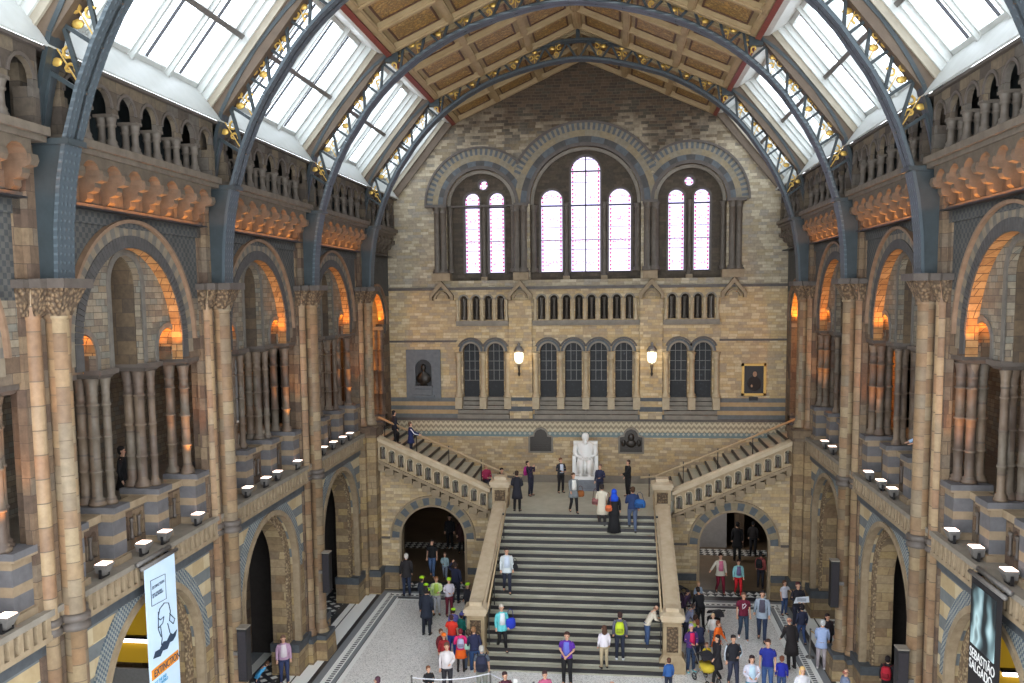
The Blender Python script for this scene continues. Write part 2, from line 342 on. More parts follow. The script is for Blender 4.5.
# ------------------------------------------------------------------ mesh builder
class MB:
    def __init__(s): s.v = []; s.f = []; s.m = []; s.mi = 0; s.sm = []; s.smooth = False
    def quad(s, a, b, c, d):
        i = len(s.v); s.v += [a, b, c, d]; s.f.append((i, i+1, i+2, i+3)); s.m.append(s.mi); s.sm.append(s.smooth)
    def poly(s, pts):
        i = len(s.v); s.v += pts; s.f.append(tuple(range(i, i+len(pts)))); s.m.append(s.mi); s.sm.append(s.smooth)
    def addv(s, vs, fs):
        i = len(s.v); s.v += vs
        for f in fs: s.f.append(tuple(i+k for k in f)); s.m.append(s.mi); s.sm.append(s.smooth)
    def box(s, x0, x1, y0, y1, z0, z1):
        vs = [(x, y, z) for x in (x0, x1) for y in (y0, y1) for z in (z0, z1)]
        s.addv(vs, [(0, 1, 3, 2), (4, 6, 7, 5), (0, 4, 5, 1), (2, 3, 7, 6), (0, 2, 6, 4), (1, 5, 7, 3)]); return s
    def taper(s, x0, x1, y0, y1, z0, X0, X1, Y0, Y1, z1):
        vs = [(x0, y0, z0), (x1, y0, z0), (x1, y1, z0), (x0, y1, z0), (X0, Y0, z1), (X1, Y0, z1), (X1, Y1, z1), (X0, Y1, z1)]
        s.addv(vs, [(3, 2, 1, 0), (4, 5, 6, 7), (0, 1, 5, 4), (1, 2, 6, 5), (2, 3, 7, 6), (3, 0, 4, 7)]); return s
    def prism(s, pts, m3):
        """pts: outline (u,v); m3(u,v,k) -> xyz with k = 0 / 1 for the two ends"""
        n = len(pts); a = [m3(u, v, 0) for u, v in pts]; b = [m3(u, v, 1) for u, v in pts]
        s.addv(a+b, [tuple(range(n))[::-1], tuple(range(n, 2*n))]+[(i, (i+1) % n, n+(i+1) % n, n+i) for i in range(n)]); return s
    def lathe(s, prof, cx, cy, seg=12, sx=1, sy=1, cap=True):
        sm = s.smooth; s.smooth = True
        vs = [(cx+sx*r*cos(2*PI*k/seg), cy+sy*r*sin(2*PI*k/seg), z) for r, z in prof for k in range(seg)]
        fs = [(j*seg+k, j*seg+(k+1) % seg, (j+1)*seg+(k+1) % seg, (j+1)*seg+k) for j in range(len(prof)-1) for k in range(seg)]
        if cap: fs += [tuple(range(seg))[::-1], tuple(range((len(prof)-1)*seg, len(prof)*seg))]
        s.addv(vs, fs); s.smooth = sm; return s
    def tube(s, pts, rs, seg=8, flat=1.0, closed=False):
        """round tube through the points; rs = radius or list of radii; flat squashes it"""
        pts = [Vector(p) for p in pts]; n = len(pts)
        if not isinstance(rs, (list, tuple)): rs = [rs]*n
        sm = s.smooth; s.smooth = seg > 4
        vs = []; ref = None
        for i, p in enumerate(pts):
            d = (pts[min(i+1, n-1)]-pts[max(i-1, 0)])
            if d.length < 1e-6: d = Vector((0, 0, 1))
            d.normalize()
            if ref is None:
                ref = Vector((0, 0, 1)) if abs(d.z) < .9 else Vector((0, 1, 0))
            a = d.cross(ref)
            if a.length < 1e-3: a = d.cross(Vector((1, 0, 0)))
            a.normalize(); b = a.cross(d); ref = b
            for k in range(seg):
                t = 2*PI*k/seg+(PI/4 if seg == 4 else 0)
                q = p+a*(rs[i]*cos(t))+b*(rs[i]*flat*sin(t)); vs.append(tuple(q))
        fs = [(j*seg+k, j*seg+(k+1) % seg, (j+1)*seg+(k+1) % seg, (j+1)*seg+k) for j in range(n-1) for k in range(seg)]
        fs += [tuple(range(seg))[::-1], tuple(range((n-1)*seg, n*seg))]
        s.addv(vs, fs); s.smooth = sm; return s
    def loft(s, rings, seg=12):
        """rings: (x, y, z, rx, ry); horizontal ellipses joined"""
        sm = s.smooth; s.smooth = True
        vs = [(x+rx*cos(2*PI*k/seg), y+ry*sin(2*PI*k/seg), z) for x, y, z, rx, ry in rings for k in range(seg)]
        n = len(rings)
        fs = [(j*seg+k, j*seg+(k+1) % seg, (j+1)*seg+(k+1) % seg, (j+1)*seg+k) for j in range(n-1) for k in range(seg)]
        fs += [tuple(range(seg))[::-1], tuple(range((n-1)*seg, n*seg))]
        s.addv(vs, fs); s.smooth = sm; return s
    def ball(s, cx, cy, cz, rx, ry, rz, seg=10, st=6):
        prof = [(max(.02, sin(PI*j/st)), -cos(PI*j/st)) for j in range(st+1)]
        return s.loft([(cx, cy, cz+rz*z, rx*r, ry*r) for r, z in prof], seg)
    def build(s, name, mats, parent=None):
        me = bpy.data.meshes.new(name)
        o0 = (0, 0, 0)
        if parent is not None:
            o0 = ORG.get(parent.name, (0, 0, 0))
        me.from_pydata([(a-o0[0], b-o0[1], c-o0[2]) for a, b, c in s.v], [], s.f)
        if not isinstance(mats, (list, tuple)): mats = [mats]
        for m in mats: me.materials.append(M[m] if isinstance(m, str) else m)
        me.polygons.foreach_set('material_index', s.m)
        me.polygons.foreach_set('use_smooth', s.sm)
        me.validate(); me.update()
        o = bpy.data.objects.new(name, me); COL.objects.link(o)
        if parent is not None:
            o.parent = parent; ORG[o.name] = o0
        return o

def tag(o, label=None, cat=None, group=None, kind=None):
    if label: o['label'] = label
    if cat: o['category'] = cat
    if group: o['group'] = group
    if kind: o['kind'] = kind
    return o
def thing(name, label, cat, loc=(0, 0, 0), group=None, kind=None):
    o = bpy.data.objects.new(name, None); o.empty_display_size = .2; COL.objects.link(o)
    o.location = loc; ORG[o.name] = tuple(loc)
    return tag(o, label, cat, group, kind)
def copy_tree(o, parent=None):
    c = o.copy(); COL.objects.link(c); c.parent = parent
    for ch in o.children: copy_tree(ch, c)
    return c

class Place:
    """puts copies of a thing built for the right wall's bay at y = 0; rotates them by 180 degrees for the left wall"""
    def __init__(s, root): s.root = root; s.used = False; s.loc = tuple(root.location)
    def at(s, side, yc, label=None, group=None):
        r = copy_tree(s.root) if s.used else s.root; s.used = True
        x, y, z = s.loc
        r.location = (x, yc+y, z) if side > 0 else (-x, yc-y, z)
        r.rotation_euler = (0, 0, 0 if side > 0 else PI)
        if label: r['label'] = label
        if group: r['group'] = group
        return r

def mX(u, v, d): return (d, u, v)        # side wall: u along Y, d = distance from the axis
def mY(u, v, d): return (u, d, v)        # far wall
def wall(mb, mp, u0, u1, top, bot, d0, d1, ops, n=14, extra=()):
    """slab between d0 and d1 with arched openings; ops: (centre, half width, bottom, spring[, rise])"""
    tf = top if callable(top) else (lambda u: top)
    bf = bot if callable(bot) else (lambda u: bot)
    bps = {round(u0, 5), round(u1, 5)} | {round(e, 5) for e in extra if u0 < e < u1}
    ol = []
    for o in ops:
        c, hw, b, s = o[:4]; rise = o[4] if len(o) > 4 else hw
        ol.append((c, hw, b, s, rise))
        for k in range(n+1):
            u = c-hw*cos(PI*k/n)
            if u0 < u < u1: bps.add(round(u, 5))
    bps = sorted(bps)
    up = lambda o, u: o[3]+o[4]*sqrt(max(0, 1-((u-o[0])/o[1])**2))
    for a, b in zip(bps[:-1], bps[1:]):
        if b-a < 1e-5: continue
        m = (a+b)/2
        act = sorted([o for o in ol if abs(m-o[0]) < o[1]], key=lambda o: o[2])
        la, lb = bf(a), bf(b)
        for o in act:
            if o[2] > min(la, lb)+1e-4:
                for d in (d0, d1): mb.quad(mp(a, la, d), mp(b, lb, d), mp(b, o[2], d), mp(a, o[2], d))
                mb.quad(mp(a, o[2], d0), mp(b, o[2], d0), mp(b, o[2], d1), mp(a, o[2], d1))
            la, lb = min(up(o, a), tf(a)), min(up(o, b), tf(b))
            if la >= tf(a)-.004 and lb >= tf(b)-.004: break
            mb.quad(mp(a, la, d0), mp(b, lb, d0), mp(b, lb, d1), mp(a, la, d1))
        if act and la >= tf(a)-.004 and lb >= tf(b)-.004: continue
        for d in (d0, d1): mb.quad(mp(a, la, d), mp(b, lb, d), mp(b, tf(b), d), mp(a, tf(a), d))
        mb.quad(mp(a, tf(a), d0), mp(b, tf(b), d0), mp(b, tf(b), d1), mp(a, tf(a), d1))
        if not act or act[0][2] > bf(m)+1e-4:
            mb.quad(mp(a, bf(a), d0), mp(b, bf(b), d0), mp(b, bf(b), d1), mp(a, bf(a), d1))
    for o in ol:
        for u in (o[0]-o[1], o[0]+o[1]):
            b0 = max(o[2], bf(u))
            mb.quad(mp(u, b0, d0), mp(u, o[3], d0), mp(u, o[3], d1), mp(u, b0, d1))
    for u in (u0, u1):
        mb.quad(mp(u, bf(u), d0), mp(u, tf(u), d0), mp(u, tf(u), d1), mp(u, bf(u), d1))
    return mb
def ring(mb, mp, c, s, r0, r1, d0, d1, n=24, a0=0.0, a1=PI, lim=None, stilt=0.0, alt=0, gap=0.0):
    """archivolt: ring of blocks; alt > 0 alternates two material slots every alt blocks"""
    pt = lambda a, r: (c+r*cos(a), s+r*sin(a))
    segs = []
    for k in range(n):
        a, b = a0+(a1-a0)*k/n, a0+(a1-a0)*(k+1)/n
        mid = c+(r0+r1)/2*cos((a+b)/2)
        if lim and not (lim[0] < mid < lim[1]): continue
        if gap: b = b-(b-a)*gap
        segs.append(([pt(a, r0), pt(a, r1), pt(b, r1), pt(b, r0)], (k//alt) % 2 if alt else 0))
    if stilt:
        for sg in (1, -1): segs.append(([(c+sg*r0, s-stilt), (c+sg*r1, s-stilt), (c+sg*r1, s), (c+sg*r0, s)], 0))
    for q, mi in segs:
        mb.mi = mi; mb.prism(q, lambda u, v, k: mp(u, v, d1 if k else d0))
    mb.mi = 0
    return mb
# ------------------------------------------------------------------ the side walls (structure)
SIDE = {1: 'right', -1: 'left'}
BAYW = ['nearest bay', 'second bay', 'third bay', 'fourth bay', 'last bay']
def bay_shell(w, far=False, gw=None, off=0.0):
    """stone shell of one bay of the right wall, centred on y = 0; w = half width between pier lines; returns list of (name, MB, materials)"""
    R = []
    if not far:
        zc = -8.3; C = off
        lo = wall(MB(), mX, -w, w, zc, FLOOR, 8.5, 8.75, [(C, 2.1, FLOOR, zc+.01, .001)])
        lo = wall(lo, mX, -w, w, zc, FLOOR, 8.75, 9.22, [(C, 1.8, FLOOR, zc+.01, .001)])
        R.append(('ground_arcade_wall', lo, 'wall_lower'))
        R.append(('striped_spandrel', wall(MB(), mX, -w, w, -5.75, zc, 8.5, 8.75, [(C, 2.1, zc, zc)], n=24), 'spandrel'))
        R.append(('arch_barrel', wall(MB(), mX, -w, w, -5.75, zc, 8.75, 9.22, [(C, 1.8, zc, zc)], n=24), 'wall_lower'))
        R.append(('patterned_archivolt', ring(MB(), mX, C, zc, 2.18, 2.54, 8.46, 8.5, 32, stilt=.1), 'ring_blue'))
        R.append(('arch_moulding', ring(MB(), mX, C, zc, 2.04, 2.18, 8.4, 8.6, 32, stilt=2.7), 'buff_mould'))
        R.append(('carved_archivolt', ring(MB(), mX, C, zc, 1.8, 2.06, 8.68, 8.76, 32, stilt=2.7), 'carved_pale'))
        g = MB()
        for sg in (1, -1):
            a, b = sorted((C+sg*1.73, C+sg*2.9)); g.box(8.38, 9.27, a, b, FLOOR, -11.0)
        R.append(('base_course', g, 'wall_lower'))
        g = MB()
        for sg in (1, -1):
            a, b = sorted((C+sg*1.71, C+sg*2.88)); g.box(8.36, 9.29, a, b, -11.0, -10.74)
        R.append(('base_band', g, 'blue_band'))
        # alcove behind the arch, its gloom put into darker wall colours
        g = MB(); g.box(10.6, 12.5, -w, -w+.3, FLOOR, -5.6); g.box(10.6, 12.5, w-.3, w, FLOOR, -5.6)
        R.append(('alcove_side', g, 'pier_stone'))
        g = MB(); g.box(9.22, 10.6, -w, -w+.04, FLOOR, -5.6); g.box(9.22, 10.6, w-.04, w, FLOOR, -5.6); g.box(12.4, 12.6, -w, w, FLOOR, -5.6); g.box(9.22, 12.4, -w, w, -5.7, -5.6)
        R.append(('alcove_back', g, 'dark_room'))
    else:
        g = MB(); g.box(8.5, 9.8, -w, -1.75, FLOOR, -5.75); g.box(8.5, 9.8, 1.7, w, FLOOR, -5.75); g.box(8.5, 9.8, -1.75, 1.7, FLOOR, -8.4)
        R.append(('ground_wall', g, 'wall_lower'))
    # ledge with dentils
    if not far:
        g = MB(); g.box(8.3, 8.9, -w, w, -5.44, -5.33)
        R.append(('ledge', g, 'ledge'))
        g = MB(); k = -w+.08
        while k < w-.12: g.box(8.3, 8.49, k, k+.115, -5.76, -5.44); k += .245
        g.box(8.3, 8.5, -w, w, -5.86, -5.76)
        R.append(('dentil_course', g, 'buff_mould'))
        g = MB(); g.box(8.49, 8.53, -w, w, -5.76, -5.44); R.append(('dentil_gap_shade', g, 'ring_dark'))  # dark strip painted in for the shade between the dentils
        g = MB(); g.box(8.44, 8.5, -w, w, -6.12, -5.84); R.append(('blue_course', g, 'blue_band'))
        g = MB(); g.box(8.52, 12.6, -w, w, -5.6, -5.36); g.box(9.3, 12.6, -w, w, -5.34, -5.0); R.append(('gallery_floor', g, 'ledge'))
    else:
        g = MB(); g.box(9.8, 12.6, -w, w, -5.6, -5.36); R.append(('gallery_floor', g, 'ledge'))
    # gallery storey: wall carrying the great arch
    hw = 1.97 if not far else 1.3
    sp = -.93 if not far else -1.2
    top = 1.78; C = off*2 if not far else 0; S_ = off*1.4
    g2 = MB(); g = MB()
    def cut(z0, z1, mb):
        us = sorted({-w, w} | {round(C-hw+2*hw*k/40, 4) for k in range(41)})
        for a, b in zip(us[:-1], us[1:]):
            inn = abs((a+b)/2-C) < hw
            ya = sp+sqrt(max(0, hw*hw-(a-C)**2)) if inn else z0; yb = sp+sqrt(max(0, hw*hw-(b-C)**2)) if inn else z0
            la, lb = (min(max(ya, z0), z1), min(max(yb, z0), z1)) if inn else (z0, z0)
            if la >= z1 and lb >= z1: continue
            for d in (8.5, 8.72): mb.quad(mX(a, la, d), mX(b, lb, d), mX(b, z1, d), mX(a, z1, d))
    cut(sp, .0, g); cut(.0, top, g2)
    R.append(('arch_haunch', g, 'tympanum')); R.append(('diapered_spandrel', g2, 'diaper'))
    g = MB()
    for sg in (1, -1):
        a, b = sorted((sg*(hw if far else 2.86), sg*w)); g.box(8.5, 8.85, a, b, -5.6, sp)
        if far: continue
        a, b = sorted((C+sg*hw, sg*2.88)); g.box(8.5, 8.72, a, b, -1.38, sp)
    R.append(('gallery_pier_wall', g, 'pier_stone'))
    g = MB(); n = 24
    for k in range(n):
        a, b = PI*k/n, PI*(k+1)/n
        g.quad(*[mX(C+hw*cos(t)*.999, sp+hw*sin(t)*.999, d) for t, d in ((a, 8.48), (b, 8.48), (b, 8.73), (a, 8.73))])
    if not far:
        for sg in (1, -1): g.quad(*[mX(C+sg*hw*.999, z, d) for z, d in ((sp, 8.48), (-1.38, 8.48), (-1.38, 8.73), (sp, 8.73))])
    R.append(('arch_soffit', g, 'soffit'))
    W_ = .52 if not far else .36
    R.append(('toothed_archivolt', ring(MB(), mX, C, sp, hw+.0, hw+W_*.48, 8.45, 8.5, 60, gap=.12, stilt=.4), 'ring_dark'))
    R.append(('great_archivolt', ring(MB(), mX, C, sp, hw+.02, hw+W_, 8.47, 8.5, 44, alt=1, lim=(-w+.4, w-.4), stilt=.3), ['arch_tan', 'arch_grey']))
    R.append(('hood_mould', ring(MB(), mX, C, sp, hw+W_-.02, hw+W_+.05, 8.38, 8.5, 40, lim=(-w+.5, w-.5)), 'hood_red'))
    if not far:
        # inner screen with three arches
        R.append(('screen_core', wall(MB(), mX, S_-2.3, S_+2.3, 1.2, -1.4, 8.87, 9.8, [(S_, .56, -1.4, .3), (S_-1.66, .43, -1.4, -1.1), (S_+1.66, .43, -1.4, -1.1)], n=14), 'jamb_shaded'))
        g = wall(MB(), mX, S_-2.3, S_+2.3, 1.2, -1.4, 8.72, 8.87, [(S_, .6, -1.4, .3), (S_-1.66, .45, -1.4, -1.1), (S_+1.66, .45, -1.4, -1.1)], n=14)
        R.append(('gallery_screen', g, 'tympanum'))
        g = ring(MB(), mX, S_, .3, .6, .73, 8.69, 8.73, 18, stilt=1.68)
        for c in (S_-1.66, S_+1.66): ring(g, mX, c, -1.1, .45, .56, 8.69, 8.73, 14, stilt=.28, lim=(-2.4, 2.4))
        R.append(('screen_moulding', g, 'arch_grey'))
        g = MB()
        for c in (S_-1.66, S_+1.66):
            for k in range(12):
                a, b = PI*k/12, PI*(k+1)/12
                g.quad(*[mX(c+.425*cos(t), -1.1+.425*sin(t), d) for t, d in ((a, 8.71), (b, 8.71), (b, 9.6), (a, 9.6))])
            g.quad(*[mX(c+u, z, 9.5) for u, z in ((-.42, -1.38), (.42, -1.38), (.42, -.65), (-.42, -.65))])
        R.append(('screen_soffit', g, 'soffit'))
    else:
        g = MB(); g.box(11.6, 11.8, -w, w, -8.5, 1.6); R.append(('recess_wall', g, 'soffit'))
    # gallery passage behind
    g = MB(); g.box(8.6, 12.6, -w, w, 1.8, 2.0)
    if gw: wall(g, mX, -w, w, 2.6, -5.6, 12.5, 12.7, [(gw, .55, -4.6, -1.6)])
    else: g.box(12.5, 12.7, -w, w, -5.6, 2.6)
    R.append(('passage_wall', g, 'tympanum'))
    return R
def upper_shell(w, na):
    """corbel table, cornice and little arcade above the gallery, built as one thing: returns parts"""
    P = []
    g = MB(); g.box(8.5, 8.9, -w, w, 1.78, 2.86); P.append(('frieze', g, 'upper_stone'))
    g = MB(); g.box(8.46, 8.5, -w+.3, w-.3, 1.42, 1.7); P.append(('diaper_band', g, 'diaper'))
    g = MB(); g.box(8.4, 8.5, -w+.3, w-.3, 1.7, 1.78); P.append(('string_course', g, 'string'))
    g = MB(); g.box(8.2, 8.42, -2.0 if w < 3 else -2.7, 2.0 if w < 3 else 2.7, 1.66, 1.69); P.append(('added_lamp_trough', g, 'black'))  # invented housing under the added corbel strip light
    g = MB(); g.box(8.02, 8.9, -w+.3, w-.3, 2.6, 2.7); g.box(7.94, 8.9, -w+.3, w-.3, 2.7, 2.84); P.append(('cornice', g, 'cornice'))
    hb = w-.66; st = 2*hb/na
    # corbel arches
    g = wall(MB(), mX, -hb, hb, 2.6, 2.24, 8.06, 8.5, [(-hb+st*(k+.5), st*.36, 2.24, 2.28, st*.3) for k in range(na)], n=8)
    P.append(('corbel_arcade', g, 'corbel'))
    P2 = []
    for k in range(na+1):
        y = -hb+st*k; g = MB()
        pts = [(8.52, 1.8), (8.4, 1.8), (8.34, 1.86), (8.34, 1.96), (8.22, 1.99), (8.18, 2.06), (8.18, 2.14), (8.04, 2.18), (8.0, 2.26), (8.02, 2.36), (8.52, 2.36)]
        g.prism(pts, lambda u, v, q: (u, y-.1+.2*q, v))
        P2.append(('corbel', g, 'corbel'))
    # little arcade
    ha = w-.3; sa = 2*ha/na
    g = wall(MB(), mX, -ha, ha, 4.14, 3.48, 8.12, 8.22, [(-ha+sa*(k+.5), sa*.35, 3.48, 3.6, .3) for k in range(na)], n=12)
    P.append(('arcade_wall', g, 'upper_stone'))
    for k in range(na): P.append(('arcade_moulding', ring(MB(), mX, -ha+sa*(k+.5), 3.6, sa*.35, sa*.42, 8.09, 8.13, 12), 'string'))
    g = MB(); g.box(8.02, 8.4, -w, w, 4.12, 4.18); P.append(('top_moulding', g, 'string'))
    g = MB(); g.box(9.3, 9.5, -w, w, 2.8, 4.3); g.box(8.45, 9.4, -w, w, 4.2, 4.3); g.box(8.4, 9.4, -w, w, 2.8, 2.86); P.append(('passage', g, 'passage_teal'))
    for k in range(1, na):
        y = -ha+sa*k
        for x in (8.2, 8.4):
            g = MB(); g.lathe([(.13, 2.84), (.13, 2.91), (.1, 2.96), (.11, 2.99), (.075, 3.04), (.07, 3.26), (.1, 3.28), (.1, 3.31), (.085, 3.33), (.11, 3.42), (.12, 3.47)], x, y, 8); g.box(x-.1, x+.1, y-.12, y+.12, 3.44, 3.5)
            P2.append(('colonnette', g, 'shaft_grey'))
    for sg in (-1, 1):
        g = MB(); a, b = sorted((sg*(ha-sa*.215), sg*ha)); g.box(8.1, 8.45, a, b, 2.84, 3.48); P2.append(('end_pier', g, 'upper_stone'))
    return P, P2

for side in (1, -1):
    root = thing('wall_'+SIDE[side], None, None, (0, 0, 0), kind='structure')
    protos = {}
    for i, yc in enumerate(BC+[36.825]):
        w = B/2 if i < 4 else 2.275
        parts = bay_shell(w, far=(i == 4), gw=-.7 if (side, i) == (-1, 3) else None, off=-.12*side)
        for nm, mb, mt in parts:
            # place vertices directly: right side +, left side mirrored by rotation
            mb.v = [(x, y+yc, z) if side > 0 else (-x, -y+yc, z) for x, y, z in mb.v]
            mb.build(nm, mt, root)
    g = MB()
    wall(g, mX, 7.9, WY+.2, 4.4, FLOOR, 12.7, 12.9, [(31.925, .55, -4.6, -1.6)] if side < 0 else [])
    g.box(9.4, 12.8, 7.9, WY, 4.3, 4.5); g.box(8.5, 12.8, 7.85, 7.95, FLOOR, 4.4); g.box(8.5, 12.8, WY, WY+.2, -5.6, 4.4)
    if side < 0: g.v = [(-x, y, z) for x, y, z in g.v]
    if side < 0: pass
    g.build('outer_wall', 'dark_room', root)

# upper arcades: things, one for each bay
for side in (1, -1):
    pass
ua = thing('upper_arcade', 'x', 'arcade', (8.2, 0, 1.78), 'corbelled upper arcades')
for L in upper_shell(B/2, 7):
    for nm, mb, mt in L: mb.build(nm, mt, ua)
ua2 = thing('upper_arcade', 'x', 'arcade', (8.2, 0, 1.78), 'corbelled upper arcades')
for L in upper_shell(2.275, 5):
    for nm, mb, mt in L: mb.build(nm, mt, ua2)
pl, pl2 = Place(ua), Place(ua2)
for side in (1, -1):
    for i, yc in enumerate(BC):
        pl.at(side, yc, 'small stone arcade over corbels high on the %s wall, %s' % (SIDE[side], BAYW[i]))
    pl2.at(side, 36.825, 'narrow five-arched stone arcade high on the %s wall, beside the end wall' % SIDE[side])

# ------------------------------------------------------------------ gallery: column clusters, balustrades, pedestals
def column(mb, x, y, r, z0, z1, seg=12, rings=(), cap=.34, base=.16):
    k = r
    prof = [(k*1.7, z0), (k*1.7, z0+base*.35), (k*1.35, z0+base*.5), (k*1.5, z0+base*.75), (k, z0+base)]
    for zr in rings: prof += [(k, zr-.03), (k*1.25, zr-.02), (k*1.25, zr+.02), (k, zr+.03)]
    prof += [(k, z1-cap), (k*1.25, z1-cap+.03), (k*1.02, z1-cap+.06), (k*1.12, z1-cap*.5), (k*1.4, z1-.04), (k*1.5, z1)]
    return mb.lathe(prof, x, y, seg)
def cluster(name, xs, y0, y1, cols, mats, backpier=None):
    t = thing(name, 'x', 'column cluster', (9.2, (y0+y1)/2, -5.34), 'gallery column clusters')
    g = MB(); g.box(xs[0]-.18, xs[1], y0, y1, -5.34, -5.2); g.box(xs[0]-.12, xs[1], y0+.05, y1-.05, -5.2, -4.3); g.box(xs[0]-.2, xs[1], y0, y1, -4.3, -4.14)
    g.build('pedestal', 'pedestal', t)
    for x, y, r in cols:
        g = MB(); column(g, x, y, r, -4.14, -1.56, 12, (-3.45, -2.75, -2.1)); g.build('shaft', mats, t)
    if backpier:
        g = MB(); g.box(*backpier, -4.14, -1.6); g.build('back_pier', 'pier_stone', t)
    g = MB(); g.taper(xs[0]+.02, xs[1], y0+.06, y1-.06, -1.56, xs[0]-.06, xs[1], y0-.02, y1+.02, -1.48); g.box(xs[0]-.1, xs[1], y0-.04, y1+.04, -1.48, -1.38)
    g.build('impost', 'string', t)
    return t
cm = cluster('column_cluster', (8.74, 9.46), .6, 1.2, [(8.84, .77, .08), (9.03, .95, .11), (9.3, .9, .11)], 'shaft_dark')
cr = cluster('column_cluster', (8.64, 9.3), 2.24, 2.88, [(8.74, 2.74, .1), (8.88, 2.48, .1), (9.14, 2.66, .11)], 'shaft_dark')
bl = {}
def balustrade(y0, y1):
    t = thing('gallery_balustrade', 'x', 'balustrade', (8.95, (y0+y1)/2, -5.34), 'pierced gallery balustrades')
    n = max(2, int((y1-y0)/.28)); st = (y1-y0)/n
    g = wall(MB(), mX, y0, y1, -4.42, -5.34, 8.9, 9.06, [(y0+st*(k+.5), st*.28, -5.1, -4.66) for k in range(n)], n=8)
    g.build('pierced_panel', 'pier_stone', t)
    g = MB(); g.box(8.82, 9.16, y0, y1, -4.42, -4.27); g.build('top_rail', 'buff_mould', t)
    for k in range(1, n):
        g = MB(); g.lathe([(.05, -5.1), (.05, -5.04), (.032, -5.0), (.032, -4.75), (.05, -4.68), (.055, -4.64)], 8.87, y0+st*k, 6); g.build('baluster', 'string', t)
    return t
bc = balustrade(-.6, .6); br = balustrade(1.2, 2.24)
pm, pr, pbc, pbr = Place(cm), Place(cr), Place(bc), Place(br)
def put2(pl, side, yc, sg, lab):
    """sg = -1 mirrors the thing about the bay centre"""
    r = copy_tree(pl.root) if pl.used else pl.root; pl.used = True
    x, y, z = pl.loc
    r.location = (side*x, yc+sg*y-(.15 if yc < 34 else 0), z); r.rotation_euler = (0, 0, 0 if side > 0 else PI)
    r['label'] = lab; return r
for side in (1, -1):
    for i, yc in enumerate(BC):
        if i == 0 and side > 0: pass
        for sg, wd in ((-1, 'nearer'), (1, 'farther')):
            put2(pm, side, yc, sg, 'dark colonnettes at the %s side of the tall gallery opening, %s wall, %s' % (wd, SIDE[side], BAYW[i]))
            put2(pr, side, yc, sg, 'slim colonnettes under the %s foot of the great arch, %s wall, %s' % (wd, SIDE[side], BAYW[i]))
            put2(pbr, side, yc, sg, 'short pierced balustrade under the %s small gallery arch, %s wall, %s' % (wd, SIDE[side], BAYW[i]))
        put2(pbc, side, yc, 1, 'wide pierced balustrade under the tall gallery opening, %s wall, %s' % (SIDE[side], BAYW[i]))
# clusters of the last bay, beside the stairs
cl = thing('column_cluster', 'x', 'column cluster', (9.0, 1.45, -5.34), 'gallery column clusters')
for x, y, r in ((8.62, 1.42, .1), (8.62, 1.66, .1), (8.9, 1.5, .13)):
    g = MB(); column(g, x, y, r, -5.1, -1.45, 12, (-4.2, -3.2, -2.3)); g.build('shaft', 'shaft_dark', cl)
g = MB(); g.box(8.5, 9.2, 1.28, 1.8, -1.45, -1.3); g.build('impost', 'buff_mould', cl)
g = MB(); g.box(8.5, 9.2, 1.28, 1.8, -5.6, -5.1); g.build('pedestal', 'pedestal', cl)
pc = Place(cl)
for side in (1, -1):
    for sg, wd in ((-1, 'nearer'), (1, 'farther')):
        put2(pc, side, 36.825, sg, 'dark colonnettes at the %s jamb of the arch above the %s side stair' % (wd, SIDE[side]))

